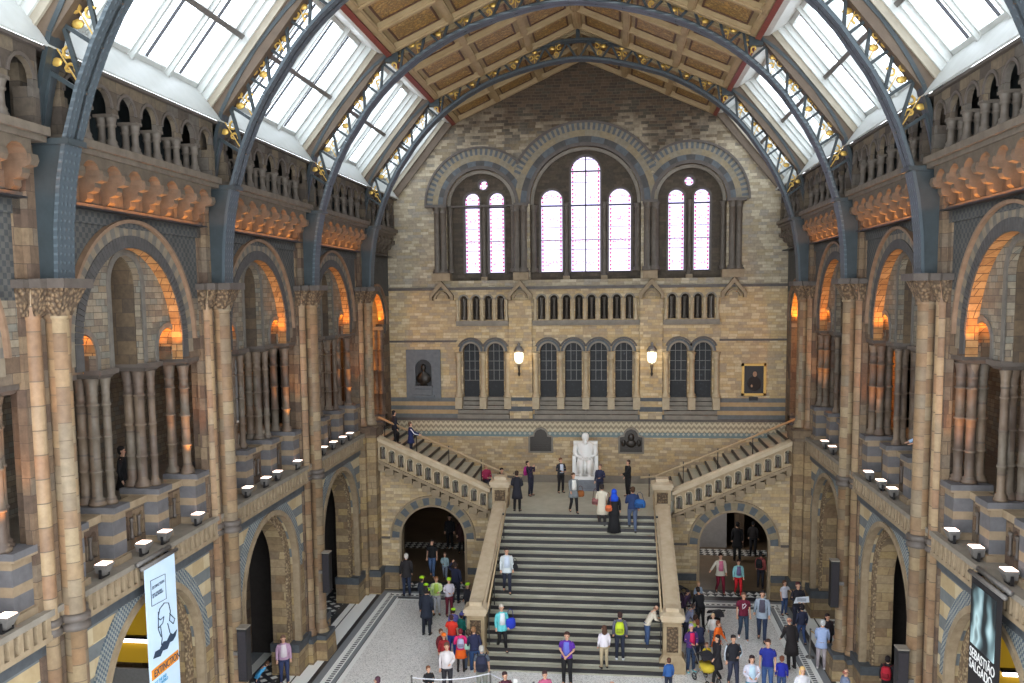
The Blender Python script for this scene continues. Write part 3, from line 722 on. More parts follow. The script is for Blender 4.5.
# ------------------------------------------------------------------ piers
def pier(kind):
    """pier on the right wall, centred on y = 0"""
    t = thing('clustered_pier', 'x', 'pier', (8.3, 0, FLOOR), 'clustered stone piers of the hall')
    z0 = -10.95 if kind == 0 else -5.05
    big = [(.27, z0), (.27, z0+.08), (.22, z0+.14), (.25, z0+.2), (.19, z0+.3)]
    if kind == 0: big += [(.19, -5.82), (.245, -5.8), (.245, -5.74), (.2, -5.71), (.2, -5.66), (.25, -5.64), (.25, -5.56), (.19, -5.54)]
    big += [(.19, -.34), (.225, -.31), (.225, -.27), (.2, -.25), (.22, -.05), (.33, .18)]
    g = MB(); g.lathe(big, 8.22, 0, 16); g.build('main_shaft', 'shaft', t)
    for y in (-.4, .4):
        sm = [(.19, z0), (.19, z0+.1), (.16, z0+.18), (.14, z0+.28)]
        if kind == 0: sm += [(.14, -5.82), (.18, -5.8), (.18, -5.74), (.145, -5.71), (.18, -5.64), (.18, -5.56), (.14, -5.54)]
        sm += [(.14, -.34), (.16, -.31), (.145, -.26), (.16, -.05), (.22, .18)]
        g = MB(); g.lathe(sm, 8.43, y, 12); g.build('side_shaft', 'shaft_small', t)
    g = MB(); g.box(8.44, 8.6, -.66, .66, z0, 0); g.box(8.36, 8.6, -.52, .52, z0, 0); g.build('back_pilaster', 'pier_stone', t)
    if kind == 0:
        g = MB(); g.box(8.4, 8.6, -.68, .68, -5.8, -5.56)
        g.lathe([(.2, -5.84), (.262, -5.82), (.262, -5.73), (.21, -5.7), (.21, -5.67), (.268, -5.65), (.268, -5.55), (.2, -5.53)], 8.22, 0, 16)
        for y in (-.4, .4): g.lathe([(.145, -5.84), (.195, -5.82), (.195, -5.73), (.15, -5.7), (.15, -5.67), (.195, -5.65), (.195, -5.55), (.145, -5.53)], 8.43, y, 12)
        g.build('string_ring', 'string', t)
    g = MB(); g.taper(8.06, 8.6, -.2, .2, -.27, 7.86, 8.6, -.34, .34, .2)
    for y in (-.36, .36): g.taper(8.3, 8.6, y-.13, y+.13, -.27, 8.12, 8.6, y-.2, y+.2, .2)
    g.taper(8.38, 8.6, -.64, .64, -.27, 8.3, 8.6, -.7, .7, .2); g.build('foliate_capital', 'carved', t)
    g = MB()
    g.box(7.78, 8.6, -.44, .44, .2, .36); g.box(8.08, 8.6, -.62, .62, .2, .35); g.box(8.28, 8.6, -.78, .78, .2, .34)
    g.build('abacus', 'string', t)
    g = MB(); g.box(8.34, 8.6, -.46, .46, .36, 2.6); g.box(8.46, 8.6, -.66, .66, .36, 2.6); g.build('upper_pilaster', 'pier_stone', t)
    g = MB(); g.box(8.42, 8.6, -.34, .34, 2.6, 4.2); g.build('arcade_pier', 'upper_stone', t)
    if kind == 0:
        g = MB(); g.taper(7.86, 8.6, -.5, .5, FLOOR, 7.9, 8.6, -.46, .46, -11.1); g.box(7.92, 8.6, -.44, .44, -11.1, -10.95)
        g.taper(8.22, 8.6, -.86, .86, FLOOR, 8.26, 8.6, -.82, .82, -11.1); g.box(8.24, 8.6, -.8, .8, -11.1, -10.95); g.build('base_block', 'wall_lower', t)
        g = MB(); g.box(7.9, 8.6, -.46, .46, -11.08, -10.93); g.box(8.22, 8.6, -.82, .82, -11.08, -10.93); g.build('base_band', 'blue_band', t)
    else:
        g = MB(); g.box(7.86, 8.6, -.5, .62, -5.5, -5.05); g.box(7.8, 8.6, -.56, .62, -5.16, -5.08); g.build('base_block', 'pier_stone', t)
        g = MB(); g.box(7.92, 8.6, -.42, .62, FLOOR, -5.5); g.box(8.26, 8.6, -.72, .62, FLOOR, -5.5); g.build('lower_pier', 'wall_lower', t)
        g = MB(); g.box(7.8, 8.6, -.56, .62, FLOOR, -11.05); g.build('plinth', 'wall_lower', t)
        g = MB(); g.box(7.79, 8.6, -.57, .62, -11.05, -10.8); g.build('base_band', 'blue_band', t)
    return t
pA, pB = Place(pier(0)), Place(pier(1))
PW = ['nearest the camera', 'second from the camera', 'third from the camera', 'fourth from the camera', '']
for side in (1, -1):
    for i, y in enumerate(PY[:4]): pA.at(side, y, 'tall clustered pier with carved capital on the %s wall, %s' % (SIDE[side], PW[i]))
# the last piers stand on tall blocks; mirrored (not rotated) so that the flat back meets the stairs wall
for side in (1, -1):
    r = pB.root if not pB.used else copy_tree(pB.root); pB.used = True
    r.location = (side*8.3, PY[4], FLOOR)
    r['label'] = 'clustered stone pier on a tall square block at the %s stair head' % SIDE[side]
    if side < 0: r.scale = (-1, 1, 1)

# ------------------------------------------------------------------ iron trusses
INN = [(8.0, .36), (7.96, 1.2), (7.86, 2.0), (7.72, 2.65), (7.44, 3.5), (7.15, 4.15), (6.83, 4.73), (6.5, 5.2), (6.15, 5.7), (5.76, 6.15), (5.4, 6.5), (5.02, 6.82), (4.6, 7.13), (4.13, 7.42), (3.6, 7.7), (3.02, 7.95), (2.1, 8.23), (1.18, 8.45), (.4, 8.56), (0, 8.58)]
OUT = [(8.36, .36), (8.36, 1.5), (8.33, 2.6), (8.18, 3.4), (7.89, 4.4), (7.6, 4.92), (7.35, 5.31), (7.0, 5.8), (6.65, 6.2), (6.28, 6.6), (5.9, 6.95), (5.45, 7.28), (4.9, 7.68), (4.4, 7.98), (3.92, 8.22), (3.1, 8.53), (2.26, 8.8), (1.3, 9.06), (.6, 9.2), (0, 9.24)]
def lerp(L, f):
    # point at fraction f of the arc length, from index start
    seg = [math.dist(a, b) for a, b in zip(L[:-1], L[1:])]; T = sum(seg)*f
    for (a, b), s in zip(zip(L[:-1], L[1:]), seg):
        if T <= s+1e-9: k = T/s; return (a[0]+(b[0]-a[0])*k, a[1]+(b[1]-a[1])*k)
        T -= s
    return L[-1]
def truss():
    t = thing('roof_truss', 'x', 'roof truss', (0, 0, .36), 'arched iron roof trusses')
    def strip(mb, L, th, hw, sg):
        n = len(L)
        for (a, b) in zip(L[:-1], L[1:]):
            dx, dz = b[0]-a[0], b[1]-a[1]; l = math.hypot(dx, dz); nx, nz = dz/l*th, -dx/l*th
            mb.prism([(sg*a[0], a[1]), (sg*b[0], b[1]), (sg*(b[0]+nx), b[1]+nz), (sg*(a[0]+nx), a[1]+nz)], lambda u, v, k: (u, -hw+2*hw*k, v))
    both = INN[::-1]
    g = MB()
    for sg in (1, -1): strip(g, [(x, z) for x, z in INN], .07, .25, sg)
    g.build('inner_chord', 'rivet', t)
    g = MB()
    for sg in (1, -1): strip(g, OUT[2:], .09, .2, sg); strip(g, [(x-.0, z-.02) for x, z in OUT[2:]], .16, .04, sg)
    g.build('outer_chord', 'iron', t)
    g = MB()
    for sg in (1, -1): strip(g, [(x, z) for x, z in INN[3:]], .16, .04, sg)
    g.build('inner_web', 'iron', t)
    for sg in (1, -1):
        g = MB()
        pts = [(8.0, .36), (8.34, .36), (8.34, 2.58), (7.76, 2.58), (7.9, 1.9), (7.98, 1.1)]
        g.prism([(sg*u, v) for u, v in pts], lambda u, v, k: (u, -.22+.44*k, v))
        g.build('riveted_foot', 'iron', t)
        g = MB(); a, b = sorted((sg*7.66, sg*8.4)); g.box(a, b, -.27, .27, 2.58, 2.68); g.build('bearing_plate', 'iron', t)
    I, O = INN[3:], OUT[3:]
    N = 13
    for sg in (1, -1):
        for k in range(N):
            pi = lerp(I, k/N); po = lerp(O, min(1, (k+.5)/N)); pn = lerp(I, (k+1)/N)
            for a, b in ((pi, po), (po, pn)):
                g = MB()
                if k == 0 and a is pi: a = (8.3, 2.75)
                d = math.dist(a, b); 
                g.tube([(sg*a[0], 0, a[1]), (sg*b[0], 0, b[1])], .05, 4); g.build('lattice_brace', 'iron', t)
            # gilt scrolls fill every triangle that stands on the outer chord
            pm = lerp(O, min(1, (k+1.5)/N)) if k < N-1 else po
            cxm = (po[0]*.36+pn[0]*.28+pm[0]*.36); czm = (po[1]*.36+pn[1]*.28+pm[1]*.36)
            g = MB(); s = math.dist(po, pn)*.2
            for q in range(3):
                a = q*2.09+k
                ox, oz = cxm+s*1.05*cos(a), czm+s*1.05*sin(a)
                if (k+q) % 3 == 0:
                    g.ball(sg*ox, 0, oz, s*.8, .03, s*.55, 8, 4)
                else:
                    g.tube([(sg*(ox+s*(.2+.09*j)*cos(a+j*.8)), 0, oz+s*(.2+.09*j)*sin(a+j*.8)) for j in range(8)], .03, 4)
            g.tube([(sg*pn[0], 0, pn[1]), (sg*cxm, 0, czm), (sg*(po[0]+pm[0])/2, 0, (po[1]+pm[1])/2)], .016, 4)
            if k < N-1: g.build('gilt_scroll', 'gold', t)
    g = MB(); g.box(-.07, .07, -.07, .07, 9.2, 9.9); g.build('king_post', 'iron', t)
    # straight principal rafter following the roof slope, with purlin shoe
    for sg in (1, -1):
        g = MB()
        g.tube([(sg*8.3, 0, 4.35), (sg*5.62, 0, 7.62)], .13, 4); g.tube([(sg*5.62, 0, 7.6), (0, 0, 9.86)], .11, 4)
        g.box(min(sg*5.2, sg*5.6), max(sg*5.2, sg*5.6), -.12, .12, 7.1, 7.5)
        g.build('principal_rafter', 'iron', t)
    return t
tr = truss()
for i, y in enumerate(PY):
    r = tr if i == 0 else copy_tree(tr)
    r.location = (0, y, .36)
    r['label'] = 'arched blue-grey iron roof truss with gilt scrollwork, %s' % ['nearest the camera', 'second from the camera', 'third from the camera', 'fourth from the camera', 'nearest the end wall'][i]

# ------------------------------------------------------------------ roof slopes: skylights and painted ceiling
A0 = (7.92, 4.2); e = (5.39-7.92, 7.3-4.2); le = math.hypot(*e); e = (e[0]/le, e[1]/le); nn = (e[1], -e[0])   # outward normal
def mS(side, yc):
    return lambda u, v, d: (side*(A0[0]+e[0]*v+nn[0]*d), yc+u, A0[1]+e[1]*v+nn[1]*d)
SL = le
wn = 0
spans = [(yc, B/2) for yc in BC]+[(36.86, 2.31)]
for side in (1, -1):
    for i, (yc, w) in enumerate(spans):
        mp = mS(side, yc); wn += 1
        hw = w-.3; fr = thing('window_%d' % wn, None, None, mp(0, 0, 0), kind='structure')
        nl = 4 if i < 4 else 3
        D = 1.0
        g = MB()
        def sbox(g, u0, u1, v0, v1, d0, d1):
            vs = [mp(u, v, d) for u in (u0, u1) for v in (v0, v1) for d in (d0, d1)]
            g.addv(vs, [(0, 1, 3, 2), (4, 6, 7, 5), (0, 4, 5, 1), (2, 3, 7, 6), (0, 2, 6, 4), (1, 5, 7, 3)])
        # stepped jambs between the trusses
        for sg in (1, -1):
            a, b = sorted((sg*hw, sg*(w+.02))); sbox(g, a, b, -.2, SL+.1, .74, D+.1)
            a, b = sorted((sg*(hw+.05), sg*(w+.02))); sbox(g, a, b, -.2, SL+.1, .56, .74)
        # sloping white sill and head
        g.prism([(-.02, .0), (.26, D), (.26, D+.1), (-.2, D+.1), (-.06, .02)], lambda p_, q_, k: mp(-w+2*w*k, p_, q_))
        g.prism([(SL-.05, .1), (SL-.2, .3), (SL-.3, D), (SL-.3, D+.1), (SL+.3, D+.1), (SL+.3, .1)], lambda p_, q_, k: mp(-w+2*w*k, p_, q_))
        g.build('skylight_lining', 'white_wood', fr)
        g = MB()
        for sg in (1, -1):
            a, b = sorted((sg*(hw+.1), sg*(w+.02))); sbox(g, a, b, -.02, SL+.1, .44, .56)
            a, b = sorted((sg*(hw+.06), sg*(w+.02))); sbox(g, a, b, -.02, SL+.1, .38, .44)
        sbox(g, -hw, hw, SL-.12, SL+.05, .02, .1)
        g.build('cream_surround', 'grey_wood', fr)
        g = MB()
        for sg in (1, -1):
            a, b = sorted((sg*(hw+.12), sg*(w+.02))); sbox(g, a, b, -.02, SL+.1, .08, .38)
        g.build('timber_border', 'brown_wood', fr)
        g = MB()
        for k in range(1, nl):
            u = -hw+2*hw*k/nl; sbox(g, u-.08, u+.08, .2, SL-.25, D-.12, D+.08); sbox(g, u-.04, u+.04, .2, SL-.25, D-.22, D-.12)
        sbox(g, -hw, hw, .22, .34, D-.1, D+.08); sbox(g, -hw, hw, SL-.42, SL-.3, D-.1, D+.08)
        for sg in (1, -1):
            a, b = sorted((sg*(hw-.07), sg*hw)); sbox(g, a, b, .2, SL-.25, D-.1, D+.08)
        g.build('glazing_frame', 'white_wood', fr)
        g = MB()
        for k in range(nl):
            u = -hw+2*hw*(k+.5)/nl; sbox(g, u-.016, u+.016, .3, SL-.35, D, D+.06)
        g.build('glazing_bar', 'lead', fr)
        g = MB(); sbox(g, -hw, hw, 1.78, 1.9, D-.34, D-.2); g.build('cross_bar', 'grey_metal', fr)
        g = MB(); g.quad(mp(-hw, .2, D+.05), mp(hw, .2, D+.05), mp(hw, SL-.3, D+.05), mp(-hw, SL-.3, D+.05)); g.build('pane', 'glass', fr)
K0 = (5.39, 7.3); K1 = (0.0, 9.67); lk_ = math.hypot(K1[0]-K0[0], K1[1]-K0[1]); ke = ((K1[0]-K0[0])/lk_, (K1[1]-K0[1])/lk_); kn = (ke[1], -ke[0])
ceil = thing('ceiling', None, None, (0, 20, 9.6), kind='structure')
for side in (1, -1):
    for i, (yc, w) in enumerate(spans):
        def kb(g, u0, u1, v0, v1, d0, d1):
            vs = [(side*(K0[0]+ke[0]*v+kn[0]*d), yc+u, K0[1]+ke[1]*v+kn[1]*d) for u in (u0, u1) for v in (v0, v1) for d in (d0, d1)]
            g.addv(vs, [(0, 1, 3, 2), (4, 6, 7, 5), (0, 4, 5, 1), (2, 3, 7, 6), (0, 2, 6, 4), (1, 5, 7, 3)])
        g = MB(); kb(g, -w, w, -.2, lk_+.3, .42, .5); g.build('roof_board', 'brown_wood', ceil)
        g = MB(); rows = 3 if i < 4 else 2; wi = w-.3; us = [-wi+2*wi*k/rows for k in range(rows+1)]; vs_ = [.12, 2.05, 4.0, lk_-.02]
        for u in us: kb(g, u-.12, u+.12, 0, lk_, .02, .42 if abs(u) > wi-.01 else .22)
        for v in vs_: kb(g, -wi, wi, v-.12, v+.12, .0, .22)
        for u in us: kb(g, u-.07, u+.07, 0, lk_, -.03, .02)
        for v in vs_: kb(g, -wi, wi, v-.07, v+.07, -.03, .0)
        kb(g, -wi, wi, 0, lk_, .215, .24)
        g.build('panel_frame', 'cream_wood', ceil)
        for ua_, ub in zip(us[:-1], us[1:]):
            for va, vb in zip(vs_[:-1], vs_[1:]):
                g = MB(); kb(g, ua_+.12, ub-.12, va+.12, vb-.12, .17, .215)
                g.mi = 1; kb(g, ua_+.32, ub-.32, va+.32, vb-.32, .14, .2)
                g.mi = 2
                for a, b, c, d in ((ua_+.26, ub-.26, va+.26, va+.32), (ua_+.26, ub-.26, vb-.32, vb-.26), (ua_+.26, ua_+.32, va+.26, vb-.26), (ub-.32, ub-.26, va+.26, vb-.26)): kb(g, a, b, c, d, .11, .2)
                g.build('painted_panel', ['cream_wood', 'gold_panel', 'dark_line'], ceil)
        g = MB(); kb(g, -w+.3, w-.3, -.14, .02, -.08, .5); g.build('purlin', 'maroon', ceil)
# ------------------------------------------------------------------ far wall
fw = thing('wall_far', None, None, (CX, WY, LAND), kind='structure')
def gabl(u):
    return gabl0(u)+(1.35 if abs(u) > 5.39 else .45)
def gabl0(u):
    a = abs(u-CX*max(0, 1-abs(u)/5.4))
    if a > 7.92: return 4.25
    if a > 5.39: return 4.2+(7.92-a)*(3.1/2.53)
    return 7.3+(5.39-a)*(2.37/5.39)
GX = [-7.92, -5.39, CX, 5.39, 7.92]
LC, RC = -4.35, 4.49
archC = [-1.485+1.08*k for k in range(4)]; archL = [-4.87, -3.79]; archR = [4.07, 5.09]
sC = [-1.77+.537*k for k in range(8)]; sL = [-5.16+.537*k for k in range(4)]; sR = [3.78+.537*k for k in range(4)]
# bands of the wall, split by height so that each keeps its own stone
def slab(z0, z1, ops, mat, nm, d0=WY, d1=WY+.4, u0=-8.9, u1=8.9, topf=None, ex=()):
    g = wall(MB(), mY, u0, u1, topf or z1, z0, d0, d1, ops, n=20, extra=ex); return g.build(nm, mat, fw)
# passages under the landing
slab(FLOOR, -8.6, [(-5.8, 2.3, FLOOR, -8.61, .001), (5.9, 2.3, FLOOR, -8.61, .001)], 'wall_lower', 'undercroft_wall')
slab(-8.6, -6.2, [], 'wall_far', 'brick_wall')
slab(-6.2, -5.98, [], 'teal_band', 'mosaic_band')
slab(-5.98, -5.5, [], 'zigzag', 'zigzag_band')
slab(-5.5, -5.38, [], 'string', 'plinth_course')
# lower arcade storey
rc = [(c, .5, -5.2, -5.19, .001) for c in archC+archL+archR]
slab(-5.38, -4.45, [(c, .5, -5.3, -4.451, .001) for c in archC+archL+archR], 'far_courses', 'striped_dado')
slab(-4.45, -2.0, [(c, .365, -4.46, -2.46) for c in archC+archL+archR], 'wall_far', 'arcade_wall')
slab(-2.0, -1.12, [], 'wall_far', 'brick_wall')
slab(-1.12, .28, [(c, .165, -1.08, -.2) for c in sC+sL+sR], 'wall_far', 'small_arcade_wall', d1=WY+.3)
big = [(LC, 1.5, .62, 3.85), (RC, 1.5, .62, 3.85), (CX, 2.35, .62, 3.85)]
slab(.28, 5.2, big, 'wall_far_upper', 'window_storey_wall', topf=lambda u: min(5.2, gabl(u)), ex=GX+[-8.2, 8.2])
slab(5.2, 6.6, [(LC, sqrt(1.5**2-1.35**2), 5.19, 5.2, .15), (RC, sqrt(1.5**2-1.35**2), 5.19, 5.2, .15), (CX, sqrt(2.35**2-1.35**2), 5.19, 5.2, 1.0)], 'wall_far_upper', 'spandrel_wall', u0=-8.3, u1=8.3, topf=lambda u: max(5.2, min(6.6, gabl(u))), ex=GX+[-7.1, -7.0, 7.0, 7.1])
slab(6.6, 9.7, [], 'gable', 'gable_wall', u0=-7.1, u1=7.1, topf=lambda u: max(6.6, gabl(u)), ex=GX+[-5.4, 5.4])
# inner window screens
g = MB()
wL = [(-4.8, .33), (-3.73, .33)]; wR = [(3.95, .33), (5.02, .33)]; wC = [(-1.34, .46), (CX+.01, .62), (1.58, .46)]
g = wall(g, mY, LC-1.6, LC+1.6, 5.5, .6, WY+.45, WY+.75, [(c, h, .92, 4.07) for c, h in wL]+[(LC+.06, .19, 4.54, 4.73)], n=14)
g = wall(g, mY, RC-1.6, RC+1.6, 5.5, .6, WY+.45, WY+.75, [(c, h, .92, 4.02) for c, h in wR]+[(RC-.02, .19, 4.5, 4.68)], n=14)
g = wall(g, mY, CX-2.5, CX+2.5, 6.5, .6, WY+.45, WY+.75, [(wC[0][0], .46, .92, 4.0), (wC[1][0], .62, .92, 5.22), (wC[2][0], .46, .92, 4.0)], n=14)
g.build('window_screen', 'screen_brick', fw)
g = MB()
for c, h, s in [(a, b, 4.07) for a, b in wL]+[(a, b, 4.02) for a, b in wR]+[(wC[0][0], .46, 4.0), (wC[1][0], .62, 5.22), (wC[2][0], .46, 4.0)]:
    ring(g, mY, c, s, h, h+.08, WY+.4, WY+.46, 16, stilt=s-.92)
for c, s in ((LC+.06, 4.73), (RC-.02, 4.68)): ring(g, mY, c, s, .19, .27, WY+.38, WY+.46, 20, a1=2*PI)
g.build('window_moulding', 'string', fw)
# hoods: voussoirs, blue band, inner moulding
limL, limC, limR = (-9, -2.68), (-2.8, 3.0), (2.88, 9)
for c, r, lim in ((LC, 1.5, limL), (RC, 1.5, limR), (CX, 2.35, limC)):
    q = 0 if r < 2 else .013
    k = 1 if r < 2 else 1.1
    ring(MB(), mY, c, 3.85, r+.86*k, r+.95*k, WY-.12-q, WY, 60, lim=lim).build('hood_mould', 'string', fw)
    ring(MB(), mY, c, 3.85, r+.6*k, r+.86*k, WY-.06-q, WY, 64 if r < 2 else 90, lim=lim, alt=1).build('toothed_voussoirs', ['ring_pale', 'ring_slate'], fw)
    ring(MB(), mY, c, 3.85, r+.36*k, r+.6*k, WY-.05-q, WY, 28, lim=lim, alt=2).build('stone_voussoirs', ['ring_pale', 'ring_buff'], fw)
    ring(MB(), mY, c, 3.85, r+.14, r+.36*k, WY-.05-q, WY, 30, lim=lim, alt=2).build('slate_voussoirs', ['ring_slate', 'ring_dark'], fw)
    ring(MB(), mY, c, 3.85, r, r+.14, WY-.1-q, WY+.02, 40).build('roll_moulding', 'string', fw)
    ring(MB(), mY, c, 3.85, r-.16, r-.02, WY+.12, WY+.22, 40, stilt=.05).build('inner_moulding', 'ledge', fw)
# window storey shafts
def fcol(x, y, r, z0, z1, nm='window_shaft', mt='shaft_grey', rings=()):
    g = MB(); column(g, x, y, r, z0, z1, 10, rings, cap=.3, base=.2); g.build(nm, mt, fw)
for x in (-6.25, -5.98, 6.2, 6.47): fcol(x, WY-.14, .13, .95, 3.8)
for x in (-5.72, -2.98, 3.12, 5.86): fcol(x, WY+.2, .1, .95, 3.8)
for x in (-2.78, -2.5, 2.72, 3.0): fcol(x, WY-.14, .14, .95, 3.8)
for x in (-2.1, 2.33): fcol(x, WY+.2, .12, .95, 3.8)
for x in (-4.27, 4.49, -.7, .92): fcol(x, WY+.38, .09, .75, 3.9)
g = MB()
for a, b in ((-6.75, -5.82), (-2.9, -2.3), (2.55, 3.15), (5.97, 6.75)): g.box(a, b, WY-.32, WY, 3.76, 3.88)
g.box(-5.82, -2.85, WY+.1, WY+.3, 3.78, 3.85); 
g.build('impost_moulding', 'string', fw)
g = MB()
for a, b in ((-6.5, -5.7), (-2.95, -2.3), (2.55, 3.15), (5.8, 6.7)): g.box(a, b, WY-.3, WY+.3, .62, .95)
for x in (-4.27, 4.49, -.7, .92): g.box(x-.14, x+.14, WY+.2, WY+.5, .45, .78)
g.build('shaft_plinth', 'buff_mould', fw)
g = MB(); g.box(-5.9, -2.8, WY+.05, WY+.5, .3, .62); g.box(2.9, 6.0, WY+.05, WY+.5, .3, .62); g.box(-2.3, 2.5, WY+.05, WY+.5, .3, .62); g.build('sloping_sill', 'string', fw)
# string courses
g = MB(); g.box(-8.6, 8.6, WY-.12, WY, .22, .34); g.build('string_course', 'string', fw)
g = MB()
for a, b in ((-8.6, -5.5), (-3.2, -2.16), (2.42, 3.4), (5.75, 8.6)): g.box(a, b, WY-.08, WY, -2.04, -1.96)
g.build('string_course', 'string', fw)
g = MB()
for a, b in ((-5.5, -3.2), (-2.16, 2.42), (3.4, 5.75)): g.box(a, b, WY-.14, WY+.05, -1.24, -1.12); g.box(a, b, WY-.08, WY, -1.34, -1.24)
g.build('arcade_sill', 'ledge', fw)
# small arcade colonnettes, dark recess
for L in (sC, sL, sR):
    for c in [L[0]-.268]+[v+.268 for v in L]: fcol(c, WY-.06, .062, -1.12, -.2, 'small_colonnette', 'column_pale')
    for c in L: fcol(c, WY+.33, .05, -1.12, -.15, 'inner_colonnette', 'shaft_grey')
g = MB()
for L in (sC, sL, sR):
    for c in L: ring(g, mY, c, -.2, .165, .23, WY-.05, WY+.02, 10)
g.build('small_arch_moulding', 'ledge', fw)
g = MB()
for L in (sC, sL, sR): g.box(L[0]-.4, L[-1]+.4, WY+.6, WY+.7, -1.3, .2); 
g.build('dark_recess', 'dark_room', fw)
# lower arcade: columns, archivolts, stepped sills
g = MB(); g2 = MB()
for L in (archC, archL, archR):
    for c in L:
        ring(g, mY, c, -2.46, .365, .44, WY-.06, WY+.02, 14); ring(g2, mY, c, -2.46, .44, .53, WY-.04, WY, 14)
g.build('arch_roll', 'ledge', fw); g2.build('arch_archivolt', 'ring_slate', fw)
g = MB()
for L, lims in ((archC, (-2.1, 2.36)), (archL, (-5.5, -3.22)), (archR, (3.42, 5.72))):
    for c in L: ring(g, mY, c, -2.46, .54, .62, WY-.1, WY, 16, lim=(c-.54, c+.54))
g.build('arch_hood', 'string', fw)
for L in (archC, archL, archR):
    for c in [L[0]-.54]+[v+.54 for v in L]:
        fcol(c, WY-.1, .115, -4.45, -2.5, 'arcade_column', 'column_pale')
        g = MB(); g.box(c-.15, c+.15, WY-.26, WY+.1, -4.95, -4.45); g.build('column_plinth', 'column_pale', fw)
g = MB()
for L in (archC, archL, archR):
    a, b = L[0]-.6, L[-1]+.6
    for k in range(5): g.box(a, b, WY-.2+.12*k, WY+.42, -5.36+.18*k if k else -5.38, -5.2+.18*k)
g.build('stepped_sill', 'ledge', fw)
# buttress strips with gablets
for x0, x1, full in ((-3.17, -2.18, 1), (2.44, 3.37, 1), (-6.6, -5.6, 0), (5.78, 6.8, 0)):
    c = (x0+x1)/2
    if full:
        g = MB(); g.box(x0, x1, WY-.15, WY, -5.38, -.24); g.build('buttress_strip', 'wall_far', fw)
        g = MB(); g.box(x0-.02, x1+.02, WY-.17, WY, -5.05, -4.85); g.box(x0-.02, x1+.02, WY-.17, WY, -4.6, -4.45); g.build('buttress_band', 'blue_band', fw)
    g = MB(); h = .52
    g.prism([(c-h, -.22), (c-h, 0), (c, .62), (c+h, 0), (c+h, -.22), (c+h-.13, -.22), (c+h-.13, -.06), (c, .38), (c-h+.13, -.06), (c-h+.13, -.22)], lambda u, v, k: (u, WY-.34+.34*k, v))
    ring(g, mY, c, -.16, .24, .32, WY-.26, WY, 12); g.ball(c, WY-.2, .72, .09, .09, .12, 8, 5)
    g.build('gablet', 'buff_mould', fw)
g = MB(); g.box(-8.9, 8.9, WY-.1, WY, LAND, LAND+.32); g.build('skirting', 'ledge', fw)
# windows
wn = 10
for c, h, s in [(a, b, 4.07) for a, b in wL]+[(wC[0][0], .46, 4.0), (wC[1][0], .62, 5.22), (wC[2][0], .46, 4.0)]+[(a, b, 4.02) for a, b in wR]:
    wn += 1; w_ = thing('window_%d' % wn, None, None, (c, WY+.6, .92), kind='structure')
    pts = [(c-h, .92), (c+h, .92)]+[(c+h*cos(PI*k/16), s+h*sin(PI*k/16)) for k in range(17)]
    g = MB(); g.poly([(u, WY+.6, v) for u, v in pts]); g.build('stained_glass', stained(c, h), w_)
    g = MB(); 
    if h > .6:
        g.box(c-.025, c+.025, WY+.55, WY+.6, .92, s+h-.02); g.box(c-h, c+h, WY+.55, WY+.6, s-.03, s+.03)
    g.box(c-h, c+h, WY+.55, WY+.6, 3.75, 3.8); g.box(c-h, c+h, WY+.55, WY+.6, .92, .97); g.box(c-h, c+h, WY+.55, WY+.6, 2.3, 2.33)
    g.build('glazing_bar', 'lead', w_)
for c, s in ((LC+.06, 4.73), (RC-.02, 4.68)):
    wn += 1; w_ = thing('window_%d' % wn, None, None, (c, WY+.6, s), kind='structure')
    g = MB(); g.poly([(c+.19*cos(PI*k/10), WY+.6, s+.19*sin(PI*k/10)) for k in range(20)]); g.build('rose_glass', stained(c, .19), w_)
for L in (archL, archC, archR):
    for c in L:
        wn += 1; w_ = thing('window_%d' % wn, None, None, (c, WY+.38, -4.5), kind='structure')
        pts = [(c-.37, -4.6), (c+.37, -4.6)]+[(c+.37*cos(PI*k/12), -2.46+.37*sin(PI*k/12)) for k in range(13)]
        g = MB(); g.poly([(u, WY+.38, v) for u, v in pts]); g.build('dark_pane', 'dark_glass', w_)
        g = MB()
        for q in (-.12, .12): g.box(c+q-.012, c+q+.012, WY+.34, WY+.37, -3.75, -2.15)
        for z in (-3.75, -3.3, -2.9, -2.46): g.box(c-.36, c+.36, WY+.34, WY+.37, z-.012, z+.012)
        g.box(c-.36, c+.36, WY+.34, WY+.37, -4.6, -3.78) if False else None
        g.build('leading', 'grey_metal', w_)
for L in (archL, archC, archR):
    g = MB(); g.box(L[0]-.6, L[-1]+.6, WY+.46, WY+.6, -5.4, -1.9); g.build('light_leak_backing', 'dark_room', fw)  # unseen backing added to stop sky light leaking past the panes
# return walls at the far corners and beyond the stairs
g = MB(); g.box(-9.9, -8.75, WY-.02, WY+.4, -5.6, 4.3); g.box(8.75, 9.9, WY-.02, WY+.4, -5.6, 4.3); g.build('corner_wall', 'wall_far_upper', fw)

